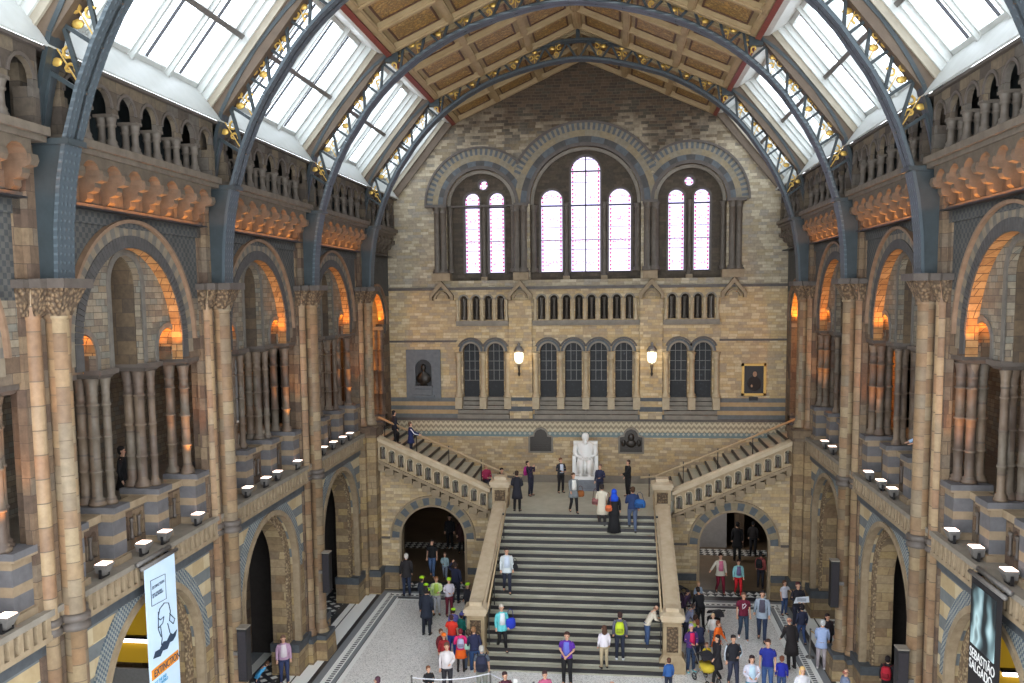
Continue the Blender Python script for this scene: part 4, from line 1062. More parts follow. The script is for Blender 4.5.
# ------------------------------------------------------------------ floor, landing, under-landing rooms
g = MB(); g.box(-12.8, 12.8, 2, 50, FLOOR-.3, FLOOR); fl = tag(g.build('floor', 'floor'), kind='structure')
un = thing('wall_undercroft', None, None, (0, 44, FLOOR), kind='structure')
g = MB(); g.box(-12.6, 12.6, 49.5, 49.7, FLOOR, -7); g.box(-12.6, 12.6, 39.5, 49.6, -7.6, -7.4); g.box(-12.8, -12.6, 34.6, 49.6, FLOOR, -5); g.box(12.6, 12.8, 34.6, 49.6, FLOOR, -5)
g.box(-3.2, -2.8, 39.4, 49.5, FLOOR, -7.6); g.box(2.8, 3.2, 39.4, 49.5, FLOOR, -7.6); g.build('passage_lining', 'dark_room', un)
g = MB(); g.box(3.4, 6.5, 41.9, 42.1, FLOOR, -8.3); g.build('pale_partition', 'passage_grey', un)
g = MB(); g.box(-6.35, -5.95, 41.5, 41.9, FLOOR, -7.6); g.box(6.9, 7.3, 42, 42.4, FLOOR, -7.6); g.build('passage_pillar', 'pier_stone', un)

st = thing('grand_staircase', 'broad central flight of pale stone steps with black nosings rising to the statue landing', 'staircase', (.06, 30.2, FLOOR))
NS = 21; RI = (LAND-FLOOR)/NS; TR = .3025; Y0 = 27.15
for k in range(NS):
    y = Y0+TR*k; zt = FLOOR+RI*(k+1)
    g = MB(); y1 = y+TR if k < NS-1 else WY
    x0, x1 = (-2.78, 2.9) if k < NS-1 else (-2.95, 3.07)
    if k == 0: x0, x1 = -2.78, 2.9
    g.box(x0, x1, y+.006, y1, FLOOR+RI*k if k < NS-1 else LAND-.3, zt)
    g.mi = 1; g.box(x0+.001, x1-.001, y-.012, y+.05, zt-.108, zt+.003)
    g.build('step', ['step_stone', 'nosing'], st)
for x0, x1 in ((-3.3, -2.78), (2.9, 3.42)):
    g = MB(); pr_ = [(27.9, FLOOR), (27.9, -10.0), (34.1, -8.15), (34.1, FLOOR)]
    g.prism(pr_, lambda u, v, k: (x0+.05+(x1-x0-.1)*k, u, v))
    g.build('string_wall', 'wall_lower', st)
for x0, x1 in ((-3.3, -2.76), (2.88, 3.42)):
    g = MB(); pr_ = [(27.9, -10.02), (27.9, -9.86), (34.1, -7.98), (34.1, -8.16)]
    g.prism(pr_, lambda u, v, k: (x0+(x1-x0)*k, u, v))
    pr_ = [(27.9, -9.86), (27.9, -9.8), (34.1, -7.92), (34.1, -7.98)]
    g.prism(pr_, lambda u, v, k: (x0+.07+(x1-x0-.14)*k, u, v)); g.build('coping', 'coping', st)
g = MB(); g.box(-2.95, 3.07, 33.4, WY, LAND-.3, LAND-.02); g.box(-3.3, -2.9, 34.3, WY, FLOOR, LAND-.3); g.box(3.0, 3.4, 34.3, WY, FLOOR, LAND-.3); g.build('landing_slab', 'step_stone', st)
for sx in (-2.66, 2.8):
    g = MB(); g.tube([(sx, 27.6, -10.0), (sx, 33.9, -7.55)], .03, 6); g.build('handrail', 'rail_wood', st)
    for k in range(5):
        y = 28+k*1.4; z = -10.0+(y-27.6)*2.45/6.3; zb = FLOOR+RI*(int((y-Y0)/TR)+1)
        g = MB(); g.tube([(sx, y, zb), (sx, y, z)], .018, 5); g.build('rail_post', 'lead', st)
# newels
def newel(nm, x, y, hw, z0, z1, lab, low):
    t = thing(nm, lab, 'newel post', (x, y, z0))
    g = MB()
    if low: g.box(x-hw-.12, x+hw+.12, y-hw-.12, y+hw+.12, z0, z0+.38); g.taper(x-hw-.12, x+hw+.12, y-hw-.12, y+hw+.12, z0+.38, x-hw, x+hw, y-hw, y+hw, z0+.55)
    g.box(x-hw, x+hw, y-hw, y+hw, z0, z1-.3); g.build('post_body', 'newel', t)
    g = MB(); g.box(x-hw-.06, x+hw+.06, y-hw-.06, y+hw+.06, z1-.4, z1-.3); g.box(x-hw-.1, x+hw+.1, y-hw-.1, y+hw+.1, z1-.3, z1-.2)
    g.taper(x-hw-.1, x+hw+.1, y-hw-.1, y+hw+.1, z1-.2, x-hw+.08, x+hw-.08, y-hw+.08, y+hw-.08, z1-.12)
    g.box(x-hw+.08, x+hw-.08, y-hw+.08, y+hw-.08, z1-.12, z1); g.build('moulded_cap', 'coping', t)
    p0, p1 = (z0+.65, z1-.55) if low else (z1-.95, z1-.5)
    g = MB(); g.mi = 0; g.box(x-hw+.1, x+hw-.1, y-hw-.012, y-hw+.01, p0, p1)
    g.mi = 1
    for a, b, c, d in ((x-hw+.05, x+hw-.05, p0-.05, p0), (x-hw+.05, x+hw-.05, p1, p1+.05), (x-hw+.05, x-hw+.1, p0, p1), (x+hw-.1, x+hw-.05, p0, p1)): g.box(a, b, y-hw-.03, y-hw, c, d)
    g.build('carved_panel', ['carved', 'newel'], t)
    return t
newel('stone_newel', -3.03, 27.85, .28, FLOOR, -9.72, 'square carved stone newel at the foot of the great stair, left side', True)
newel('stone_newel', 3.13, 27.85, .28, FLOOR, -9.72, 'square carved newel at the stair foot with the man leaning on it', True)
newel('stone_newel', -3.03, 34.45, .31, -8.9, -7.0, 'square stone newel at the head of the great stair, left side', False)
newel('stone_newel', 3.15, 34.45, .31, -8.9, -7.0, 'square stone newel at the head of the great stair, right side', False)

# flank walls with arches, side flights and balustrades
for side in (-1, 1):
    sd = 'left' if side < 0 else 'right'
    mp = lambda u, v, d: (side*u+.03, d, v)
    wl = thing('wall_stair_%s' % sd, None, None, (side*5.85, 34.75, FLOOR), kind='structure')
    topf = lambda u: -6.62-(8.1-u)*.44
    g = wall(MB(), mp, 3.3, 8.2, -9.63, FLOOR, 34.75, 35.25, [(5.85, 1.33, FLOOR, -9.631, .001)]); 
    g = wall(g, mp, 3.3, 8.2, topf, -9.63, 34.75, 35.25, [(5.85, 1.33, -9.63, -9.63)], n=24); g.build('brick_wall', 'wall_far', wl)
    ring(MB(), mp, 5.85, -9.63, 1.35, 1.66, 34.7, 34.76, 19, alt=1).build('striped_voussoirs', ['ring_slate', 'ring_buff'], wl)
    ring(MB(), mp, 5.85, -9.63, 1.66, 1.73, 34.64, 34.76, 30, stilt=.0).build('hood_mould', 'buff_mould', wl)
    ring(MB(), mp, 5.85, -9.63, 1.28, 1.36, 34.68, 34.9, 30, stilt=2.1).build('inner_roll', 'buff_mould', wl)
    g = MB()
    for a, b in ((3.4, 4.45), (7.25, 7.9)):
        a, b = sorted((side*a+.03, side*b+.03)); g.box(a, b, 34.66, 35.2, FLOOR, -11.05)
    g.build('base_course', 'wall_lower', wl)
    g = MB()
    for a, b in ((3.4, 4.46), (7.24, 7.9)):
        a, b = sorted((side*a+.03, side*b+.03)); g.box(a, b, 34.64, 35.2, -11.05, -10.8)
    g.build('base_band', 'blue_band', wl)
    g = MB()
    for a, b in ((3.5, 4.1), (7.6, 8.0)):
        a, b = sorted((side*a+.03, side*b+.03)); g.box(a, b, 34.68, 34.76, -9.68, -9.6)
    g.build('impost_moulding', 'string', wl)
    ss = thing('side_staircase', 'narrow %s-hand flight of grey steps climbing from the landing along the end wall' % sd, 'staircase', (side*5.7, 37, LAND))
    n = 17
    for k in range(n):
        xa = 3.35+.37*k; xb = xa+.37 if k < n-1 else 10.3; z = LAND+RI*(k+1)
        a, b = sorted((side*xa, side*xb)); g = MB(); g.box(a, b, 35.05, WY, z-.45, z)
        r_ = side*xa; g.mi = 1; q = .014; g.box(min(r_-q*side, r_+.05*side), max(r_-q*side, r_+.05*side), 35.05, WY-.01, z-.1, z+.004)
        g.build('step', ['step_stone', 'nosing'], ss)
    br_ = thing('stair_balustrade', 'sloping stone balustrade pierced by small arches above the %s archway' % sd, 'balustrade', (side*5.7, 34.6, -7.5), 'stair balustrades')
    zr = lambda u: -5.5-(8.04-u)*.45
    P3 = lambda y0, y1: (lambda u, v, k: (side*u+.03, y0+(y1-y0)*k, v))
    g = MB(); g.prism([(3.5, zr(3.5)-.14), (3.5, zr(3.5)), (8.1, zr(8.1)), (8.1, zr(8.1)-.14)], P3(34.42, 34.8))
    g.tube([(side*3.5+.03, 34.61, zr(3.5)), (side*8.1+.03, 34.61, zr(8.1))], .14, 10, .7); g.build('coping_rail', 'coping', br_)
    pn = 12; pw = (7.95-3.6)/pn
    g = wall(MB(), mp, 3.5, 8.1, lambda u: zr(u)-.13, lambda u: zr(u)-.95, 34.52, 34.7, [], extra=[])
    # pierced panel: each opening follows the slope
    g = MB()
    for k in range(pn):
        ua, ub = 3.6+pw*k, 3.6+pw*(k+1); c = (ua+ub)/2
        zc = zr(c)
        wall(g, mp, ua, ub, lambda u: zr(u)-.13, lambda u: zr(u)-.92, 34.53, 34.69, [(c, pw*.35, zc-.8, zc-.38)], n=10)
    g.build('pierced_panel', 'newel', br_)
    g = MB()
    for k in range(pn):
        c = 3.6+pw*(k+.5); zc = zr(c)
        ring(g, mp, c, zc-.4, pw*.33, pw*.43, 34.49, 34.55, 12, stilt=.34)
    g.build('arch_rolls', 'coping', br_)
    for k in range(pn):
        c = 3.6+pw*(k+.5); zc = zr(c)
        g = MB(); g.lathe([(.06, zc-.8), (.06, zc-.74), (.035, zc-.68), (.045, zc-.5), (.03, zc-.44), (.06, zc-.4)], side*c+.03, 34.6, 6); g.build('baluster', 'string', br_)
    g = MB(); g.prism([(3.5, zr(3.5)-1.02), (3.5, zr(3.5)-.9), (8.1, zr(8.1)-.9), (8.1, zr(8.1)-1.02)], P3(34.46, 34.76)); g.build('lower_string', 'buff_mould', br_)
    g = MB()
    for k in range(12):
        c = 3.65+.37*k; g.box(min(side*c, side*(c+.33))+.03, max(side*c, side*(c+.33))+.03, 34.5, 34.76, zr(c)-1.24, zr(c)-.98)
    g.build('stepped_corbel', 'buff_mould', br_)
    # wooden rail with iron posts down the middle of the flight
    hr = thing('stair_handrail', 'pale wooden handrail on black posts beside the %s side stair' % sd, 'handrail', (side*5, 36.6, -7), 'side stair handrails')
    A, Bp = (2.4, -7.42), (8.4, -5.02)
    g = MB(); g.tube([(side*A[0], 36.5, A[1]), (side*(A[0]+.6), 36.5, A[1]+.05), (side*Bp[0], 36.5, Bp[1])], .045, 8); g.build('rail', 'rail_wood', hr)
    for k in range(5):
        x = 2.75+1.35*k; z = A[1]+(x-A[0])*(Bp[1]-A[1])/(Bp[0]-A[0]); zb = LAND if x < 3.35 else LAND+RI*(int((x-3.35)/.37)+1)
        g = MB(); g.tube([(side*x, 36.5, zb), (side*x, 36.5, z)], .022, 5); g.tube([(side*x, 36.5, zb+.5), (side*(x+.25), 36.5, zb+.02)], .014, 4) if False else None
        g.build('post', 'lead', hr)

# ------------------------------------------------------------------ things on the far wall
def lantern(x, lab):
    t = thing('wall_lantern', lab, 'lamp', (x, WY-.45, -3.2), 'wall lanterns on the end wall')
    y = WY-.45
    g = MB(); g.lathe([(.08, -2.95), (.17, -2.86), (.2, -2.66), (.19, -2.5), (.12, -2.46)], x, y, 12); g.build('glass_globe', 'lantern_glass', t)
    g = MB(); g.lathe([(.2, -2.46), (.23, -2.4), (.12, -2.22), (.06, -2.2), (.07, -2.12), (.02, -2.05)], x, y, 12)
    for k in range(6):
        a = k*PI/3; g.tube([(x+.07*cos(a), y+.07*sin(a), -3.0), (x+.18*cos(a), y+.18*sin(a), -2.84), (x+.21*cos(a), y+.21*sin(a), -2.45)], .012, 4)
    g.build('metal_cage', 'grey_metal', t)
    g = MB(); g.lathe([(.02, -3.5), (.06, -3.4), (.03, -3.3), (.07, -3.02)], x, y, 8); g.tube([(x, y, -3.3), (x, y+.15, -3.42), (x, WY-.16, -3.2)], .025, 6); g.build('bracket', 'bronze', t)
    L = bpy.data.lights.new('lantern light', 'POINT'); L.energy = 14; L.color = (1, .72, .38); L.shadow_soft_size = .2
    o = bpy.data.objects.new('lantern_light', L); COL.objects.link(o); o.location = (x, y-.35, -2.7)
lantern(-2.72, 'lit glass lantern on a bracket, left of the central arcade windows')
lantern(2.92, 'lit glass lantern on a bracket, right of the central arcade windows')
def plaque(x0, x1, z0, z1, lab, relief):
    t = thing('bronze_plaque', lab, 'plaque', ((x0+x1)/2, WY-.05, z0)); c = (x0+x1)/2; hw = (x1-x0)/2
    def outl(e): return [(c-hw-e, z0-e), (c+hw+e, z0-e), (c+hw+e, z1-.35+e*.3), (c+hw*.62+e*.6, z1-.33+e)]+[(c+(hw*.62+e*.6)*cos(a), z1-.33+e+(.33)*sin(a)) for a in (PI*.15, PI*.3, PI*.5, PI*.7, PI*.85)]+[(c-hw*.62-e*.6, z1-.33+e), (c-hw-e, z1-.35+e*.3)]
    g = MB(); g.prism(outl(.08), lambda u, v, k: (u, WY-.06+.06*k, v)); g.build('stone_surround', 'ledge', t)
    g = MB(); g.prism(outl(0), lambda u, v, k: (u, WY-.09+.05*k, v))
    if relief:
        g.ball(c, WY-.1, z1-.35, .14, .05, .18, 10, 6); g.ball(c, WY-.1, z1-.62, .22, .05, .18, 10, 6)
        for s in (-1, 1): g.ball(c+s*.33, WY-.1, z1-.6, .1, .04, .16, 8, 5)
    for k in range(3): g.box(c-hw*.7, c+hw*.7, WY-.1, WY-.09, z0+.12+.1*k, z0+.15+.1*k)
    g.build('bronze_panel', 'bronze', t)
plaque(-2.3, -1.37, -6.82, -5.85, 'plain dark round-headed bronze plaque on the wall left of the white statue', False)
plaque(1.6, 2.55, -6.82, -5.83, 'dark bronze plaque with relief bust on the wall right of the white statue', True)
t = thing('framed_portrait', 'gilt framed dark oil portrait of a seated figure on the wall to the right', 'painting', (7.17, WY-.05, -4.38))
g = MB(); x0, x1, z0, z1 = 6.68, 7.68, -4.36, -3.0
for a, b, c, d in ((x0, x1, z1-.1, z1), (x0, x1, z0, z0+.1), (x0, x0+.1, z0, z1), (x1-.1, x1, z0, z1)): g.box(a, b, WY-.1, WY, c, d)
g.build('gilt_frame', 'gilt', t)
g = MB(); g.box(x0+.1, x1-.1, WY-.05, WY-.02, z0+.1, z1-.1); g.build('canvas', 'dark_canvas', t)
g = MB(); g.ball(7.22, WY-.055, -3.45, .09, .012, .12, 10, 6); g.ball(7.1, WY-.055, -3.95, .05, .012, .07, 8, 5); g.build('painted_face', objplain('painted skin', (160, 130, 106)), t)
g = MB(); g.ball(7.2, WY-.052, -3.85, .28, .008, .32, 12, 6); g.build('painted_coat', objplain('painted black coat', (40, 32, 30)), t)
g = MB(); g.box(7.0, 7.35, WY-.12, WY, -4.56, -4.42); g.build('caption_plate', 'black', t)
t = thing('bust_memorial', 'grey slate wall memorial with a dark bronze bust in a round-headed niche', 'memorial', (-6.98, WY-.1, -4.5))
g = wall(MB(), mY, -7.75, -6.22, -2.36, -4.52, WY-.12, WY-.02, [(-6.98, .36, -3.95, -3.15)], n=14); g.build('slate_surround', 'niche_slate', t)
g = MB(); g.box(-7.4, -6.56, WY-.22, WY-.1, -4.05, -3.95); g.box(-7.36, -6.6, WY-.17, WY-.1, -4.35, -4.1); g.box(-7.45, -6.5, WY-.2, WY-.1, -4.44, -4.36); g.build('inscription_shelf', 'niche_slate', t)
g = MB(); g.box(-7.34, -6.62, WY-.03, WY-.01, -3.95, -2.8); g.build('niche_back', 'black', t)
g = MB(); g.loft([(-6.98, WY-.12, -3.95, .2, .08), (-6.98, WY-.12, -3.86, .12, .08), (-6.98, WY-.13, -3.78, .3, .13), (-6.98, WY-.13, -3.6, .33, .13), (-6.98, WY-.13, -3.42, .22, .11), (-6.98, WY-.14, -3.34, .08, .08), (-6.98, WY-.15, -3.28, .09, .09), (-6.98, WY-.15, -3.16, .12, .12), (-6.98, WY-.15, -3.04, .09, .1), (-6.98, WY-.15, -3.0, .04, .05)], 12); g.ball(-6.98, WY-.28, -3.16, .025, .03, .03, 6, 4); g.build('bronze_bust', 'bronze', t)

# seated marble statue
sx, sy = .14, 37.9
t = thing('marble_statue', 'white marble statue of a seated bearded man on a grey plinth, centre of the landing', 'statue', (sx, sy, LAND))
g = MB(); g.box(sx-.44, sx+.44, sy-.55, sy+.55, LAND, LAND+.06); g.box(sx-.4, sx+.4, sy-.5, sy+.5, LAND+.06, LAND+.42); g.box(sx-.43, sx+.43, sy-.53, sy+.53, LAND+.42, LAND+.47); g.build('grey_plinth', 'grey_marble', t)
zb = LAND+.47
g = MB(); g.box(sx-.42, sx+.42, sy-.52, sy+.5, zb, zb+.14); g.box(sx-.36, sx+.36, sy-.1, sy+.42, zb+.14, zb+.66); g.box(sx-.42, sx+.42, sy+.24, sy+.46, zb+.14, zb+1.5)
for s in (-1, 1): g.box(sx+s*.38-.06, sx+s*.38+.06, sy-.2, sy+.4, zb+.14, zb+.95)
g.build('marble_chair', 'marble', t)
g = MB()
g.loft([(sx, sy+.1, zb+.62, .27, .2), (sx, sy+.1, zb+.85, .24, .18), (sx, sy+.1, zb+1.15, .28, .18), (sx, sy+.1, zb+1.38, .33, .17), (sx, sy+.08, zb+1.48, .22, .13), (sx, sy+.05, zb+1.54, .09, .09), (sx, sy+.0, zb+1.6, .1, .11), (sx, sy-.02, zb+1.7, .125, .145), (sx, sy, zb+1.82, .12, .14), (sx, sy+.02, zb+1.9, .07, .08)], 14)
g.ball(sx, sy-.1, zb+1.52, .085, .07, .13, 10, 6); g.ball(sx, sy-.165, zb+1.7, .02, .03, .035, 6, 4)
for s in (-1, 1):
    g.tube([(sx+s*.13, sy+.1, zb+.72), (sx+s*.15, sy-.36, zb+.7), (sx+s*.15, sy-.4, zb+.62), (sx+s*.14, sy-.36, zb+.2)], [.14, .12, .11, .075], 10)
    g.tube([(sx+s*.14, sy-.36, zb+.2), (sx+s*.15, sy-.5, zb+.17)], [.07, .05], 8)
    g.tube([(sx+s*.31, sy+.1, zb+1.38), (sx+s*.36, sy+.0, zb+1.08), (sx+s*.3, sy-.1, zb+.95), (sx+s*.1, sy-.28, zb+.88)], [.1, .085, .07, .055], 8)
    for q in range(4): g.tube([(sx+s*(.06+.015*q), sy-.28-.01*q, zb+.88), (sx+s*(.03+.022*q), sy-.36, zb+.86), (sx+s*(.03+.022*q), sy-.4, zb+.82)], [.017, .014, .01], 5)
for k in range(5): g.tube([(sx-.22+.11*k, sy-.2, zb+.86), (sx-.24+.12*k, sy-.34, zb+.6), (sx-.2+.1*k, sy-.3, zb+.2)], [.05, .06, .045], 6)
g.build('seated_figure', 'marble', t); t.scale = (1.22, 1, 1.0)

# ------------------------------------------------------------------ things on the side walls
def floodlight():
    t = thing('floodlight', 'x', 'spotlight', (8.42, 0, -5.34), 'floodlights on the gallery ledge')
    g = MB(); g.taper(8.36, 8.54, -.1, .1, -5.24, 8.3, 8.54, -.14, .14, -5.1); g.box(8.38, 8.5, -.07, .07, -5.28, -5.22); g.build('housing', 'grey_metal', t)
    g = MB(); g.taper(8.29, 8.55, -.15, .15, -5.105, 8.29, 8.55, -.15, .15, -5.06); vz = g.build('visor', 'grey_metal', t)
    g = MB(); g.taper(8.31, 8.53, -.13, .13, -5.065, 8.31, 8.53, -.13, .13, -5.045); g.build('lens', 'lens', vz)
    g = MB(); g.box(8.4, 8.46, -.14, .14, -5.34, -5.3)
    for s in (-1, 1): g.box(8.4, 8.45, s*.14-.01, s*.14+.01, -5.32, -5.15)
    g.build('bracket', 'black', t); return t
pf = Place(floodlight())
FP = {(1, 0): (-1.0, .1, .9), (1, 1): (-.9, .6, 1.9), (1, 2): (-.6, .4, 1.6), (1, 3): (-.8, .3), (-1, 0): (-1.3, .3, 1.8), (-1, 1): (-2.0, -.5, .4, 2.0), (-1, 2): (-1.7, -.4, .5, 2.2), (-1, 3): (-1.9, -.8, .3, 1.2)}
OW = ['nearest of its row', 'second of its row', 'third of its row', 'fourth of its row']
for (side, i), us in FP.items():
    # order the labels from the camera outward
    for q, u in enumerate(us):
        r = pf.at(side, BC[i]+u*(1), 'small lit floodlight on the ledge of the %s wall, %s, %s' % (SIDE[side], BAYW[i], OW[q]))
def boxspk(x, y, lab, z0, z1):
    t = thing('column_loudspeaker', lab, 'loudspeaker', (x, y, z0), 'tall black loudspeakers on the piers')
    s = 1 if x > 0 else -1
    g = MB(); g.box(x-.12, x+.12, y-.14, y+.14, z0, z1); cb = g.build('cabinet', 'black', t)
    g = MB(); g.box(x-.13, x+.13, y-.15, y+.15, z1, z1+.03); g.build('pale_top', 'ledge', t)
    g = MB(); g.box(x-.1, x+.1, y-.155, y-.14, z0+.06, z1-.06); g.build('grille', objplain('grille cloth', (44, 40, 44), .9), cb)
    g = MB(); g.box(min(x, x+s*.28), max(x, x+s*.28), y-.03, y+.03, (z0+z1)/2-.05, (z0+z1)/2+.05); g.build('wall_bracket', 'grey_metal', t)
boxspk(-7.86, 20.95, 'tall black column loudspeaker on the left wall pier third from the camera', -9.55, -8.2)
boxspk(-7.86, 27.6, 'tall black column loudspeaker on the left wall pier fourth from the camera', -9.5, -8.2)
boxspk(7.86, 27.4, 'tall black column loudspeaker on the right wall pier fourth from the camera', -9.4, -8.0)
boxspk(7.86, 21.0, 'tall black column loudspeaker on the right wall pier third from the camera', -9.7, -8.15)
def text(body, size, loc, rotz, mat, parent, nm='lettering', sx=1.0, tilt=0.0, align='LEFT'):
    c = bpy.data.curves.new(nm, 'FONT'); c.body = body; c.size = size; c.extrude = .003; c.align_x = align; c.space_line = .85
    o = bpy.data.objects.new(nm, c); COL.objects.link(o); c.materials.append(M[mat] if isinstance(mat, str) else mat)
    o.matrix_world = Matrix.Translation(loc) @ Matrix.Rotation(rotz, 4, 'Z') @ Matrix.Rotation(PI/2, 4, 'X') @ Matrix.Rotation(tilt, 4, 'Z') @ Matrix.Scale(sx, 4, (1, 0, 0))
    bpy.context.view_layer.update(); dg = bpy.context.evaluated_depsgraph_get()
    me = bpy.data.meshes.new_from_object(o.evaluated_get(dg)); me.transform(o.matrix_world)
    me.transform(Matrix.Translation(-Vector(parent.location))); bpy.data.objects.remove(o)
    n = bpy.data.objects.new(nm, me); COL.objects.link(n); n.parent = parent
    return n
# left banner: pale sheet with line drawing; reads along +Y seen from the hall (x > -8.2)
def banner(x, ya, yb, z0, z1, nm, lab, mat):
    t = thing(nm, lab, 'banner', (x, (ya+yb)/2, z1))
    s = 1 if x > 0 else -1
    g = MB(); g.box(x-.006, x+.006, ya, yb, z0, z1); g.build('sheet', mat, t)
    g = MB(); g.tube([(x, ya-.12, z1+.03), (x, yb+.12, z1+.03)], .045, 8); g.tube([(x+s*.12, ya-.05, z1+.1), (x+s*.12, yb+.05, z1+.1)], .05, 8); g.build('hanging_pole', 'grey_metal', t)
    for y in (ya+.1, yb-.1):
        g = MB(); g.box(min(x, x+s*.3), max(x, x+s*.3), y-.02, y+.02, z1+.0, z1+.06); g.build('pole_bracket', 'black', t)
    return t
bm = objplain('pale blue banner cloth', (206, 226, 244), .7, sc=2)
bt = banner(-8.12, 16.84, 18.11, -9.4, -5.46, 'exhibition_banner', 'long pale blue banner with line drawing and orange lettering hanging from the left wall ledge', bm)
ink = objplain('dark ink', (40, 60, 84)); blu = objplain('sky blue ink', (70, 160, 200)); org = objplain('orange ink', (232, 150, 40))
bx = -8.108
def stroke(g, pts, w=.014, x=bx): g.tube([(x, a, b) for a, b in pts], w, 4, .6)
g = MB()
stroke(g, [(17.05, -5.76), (17.66, -5.8), (17.66, -6.34), (17.05, -6.3), (17.05, -5.76)], .008)
stroke(g, [(17.28, -6.62), (17.36, -6.46), (17.56, -6.4), (17.74, -6.46), (17.8, -6.66), (17.74, -6.86)])
stroke(g, [(17.28, -6.62), (17.36, -6.7), (17.52, -6.68), (17.46, -6.8), (17.28, -6.84)])
stroke(g, [(17.76, -6.7), (17.98, -6.9), (17.9, -6.98), (17.76, -6.86)])
stroke(g, [(17.36, -6.84), (17.4, -7.12), (17.36, -7.24)]); stroke(g, [(17.66, -6.88), (17.74, -7.12), (17.84, -7.2)])
stroke(g, [(17.3, -6.5), (17.26, -6.86), (17.36, -7.06)])
g.build('line_drawing', ink, bt)
g = MB()
sh = [(17.0, -7.4), (17.1, -7.28), (17.28, -7.3), (17.45, -7.2), (17.6, -7.24), (17.75, -7.14), (17.88, -7.2), (18.06, -7.16), (17.98, -7.28), (17.85, -7.34), (17.72, -7.32), (17.6, -7.42), (17.4, -7.38), (17.3, -7.46), (17.12, -7.42)]
g.prism(sh, lambda u, v, k: (bx-.002+.006*k, u, v)); g.build('blue_splash', ink, bt)  # dark splash printed on the banner cloth
g = MB(); g.box(-8.118, -8.106, 16.92, 18.06, -7.84, -7.62); g.build('orange_band', org, bt)
text('EXTINCTION', .21, (-8.1, 17.0, -7.8), PI/2, ink, bt, 'orange_lettering', .88)
text('NOT THE END\nOF THE WORLD', .1, (bx, 16.98, -7.98), PI/2, blu, bt, 'blue_lettering', .8)
text('EXTINCTION', .085, (bx, 17.1, -5.96), PI/2, ink, bt, 'sign_lettering', 1)
text('NOT THE END\nOF THE WORLD', .06, (bx, 17.1, -6.1), PI/2, ink, bt, 'sign_lettering', 1)
# right banner: black sheet with grey-green photograph
def photo():
    t = NT('grey green streaked print'); x, y, z = t.objpos()
    w = t.n.new('ShaderNodeTexWave'); w.inputs['Scale'].default_value = 1.1; w.inputs['Distortion'].default_value = 6; w.inputs['Detail'].default_value = 2; w.inputs['Detail Scale'].default_value = .8
    mpn = t.n.new('ShaderNodeMapping'); mpn.inputs['Rotation'].default_value = (.7, 0, 0); t.lk(t.posv, mpn.inputs[0]); t.lk(mpn.outputs[0], w.inputs['Vector'])
    return t.fin(t.ramp(w.outputs['Fac'], [(.1, (34, 42, 46)), (.35, (104, 128, 132)), (.55, (150, 178, 182)), (.75, (196, 222, 224)), (.95, (84, 104, 108))], False), .4)
rb = banner(8.12, 16.5, 17.87, -8.6, -5.42, 'exhibition_banner', 'black banner with a grey-green print and white lettering hanging from the right wall ledge', objplain('black banner cloth', (24, 20, 24), .7, sc=2))
g = MB(); g.box(8.104, 8.112, 16.72, 17.8, -6.72, -5.56); g.build('printed_picture', photo(), rb)
wh = objplain('white ink', (232, 232, 230))
text('SEBASTI\u00c3O\nSALGADO', .27, (8.108, 17.82, -6.98), -PI/2, wh, rb, 'white_lettering', .86)
# yellow-lit rooms behind the nearest arches
for side in (1, -1):
    t = thing('lit_wall_panel', 'yellow backlit glass panel with a white tube light behind the nearest %s arch' % SIDE[side], 'light panel', (side*11.1, 20.7, -9))
    def bb(g, a, b, *r): g.box(min(side*a, side*b), max(side*a, side*b), *r); return g
    bb(MB(), 9.85, 12.4, 20.66, 20.74, -9.1, -7.0).build('yellow_panel', emit('yellow panel', (168, 132, 34), .22), t)
    bb(MB(), 9.9, 12.3, 20.58, 20.66, -8.55, -8.45).build('tube_light', emit('tube', (255, 240, 255), 3), t)
    bb(MB(), 9.85, 12.4, 20.56, 20.68, -8.45, -8.38).build('tube_cover', 'black', t)
    bb(MB(), 9.9, 11.9, 20.62, 20.7, FLOOR, -9.25).build('grey_board', objplain('grey board', (150, 146, 142)), t)
    g = MB()
    for k in range(4):
        for q in range(3): bb(g, 10.1+.42*k, 10.42+.42*k, 20.6, 20.62, -9.8-.22*q, -9.74-.22*q)
    g.build('board_lettering', objplain('brown ink', (90, 60, 56)), t)

# ------------------------------------------------------------------ light
W = bpy.data.worlds.new('sky'); SC.world = W; W.use_nodes = True
bgn = W.node_tree.nodes['Background']; bgn.inputs[0].default_value = (.88, .94, 1.0, 1); bgn.inputs[1].default_value = 3.2
def area(nm, loc, rot, sx, sy, en, col, spread=None):
    L = bpy.data.lights.new(nm, 'AREA'); L.shape = 'RECTANGLE'; L.size = sx; L.size_y = sy; L.energy = en; L.color = col
    o = bpy.data.objects.new(nm, L); COL.objects.link(o); o.location = loc; o.rotation_euler = rot
    if spread: L.spread = spread
    return o
# portals tell the renderer where the sky comes in
for side in (1, -1):
    for i, (yc, w) in enumerate(spans):
        mp = mS(side, yc); p = mp(0, SL/2, 1.15)
        o = area('skylight_portal', p, (0, 0, 0), SL-.5, 2*(w-.35), 1, (1, 1, 1)); o.data.cycles.is_portal = True
        d = Vector((-side*nn[0], 0, -nn[1])); zax = -d; yax = Vector((0, 1, 0)); xax = yax.cross(zax)
        o.matrix_world = Matrix.Translation(p) @ Matrix((xax, yax, zax)).transposed().to_4x4()
o = area('open_hall_portal', (0, 7.8, -1.2), (PI/2, 0, 0), 17, 21, 1, (1, 1, 1)); o.data.cycles.is_portal = True; o.rotation_euler = (PI/2, 0, 0)
WARM = (1, .37, .06)
def point(nm, loc, en, col=WARM, r=.05):
    L = bpy.data.lights.new(nm, 'POINT'); L.energy = en; L.color = col; L.shadow_soft_size = r
    o = bpy.data.objects.new(nm, L); COL.objects.link(o); o.location = loc; return o
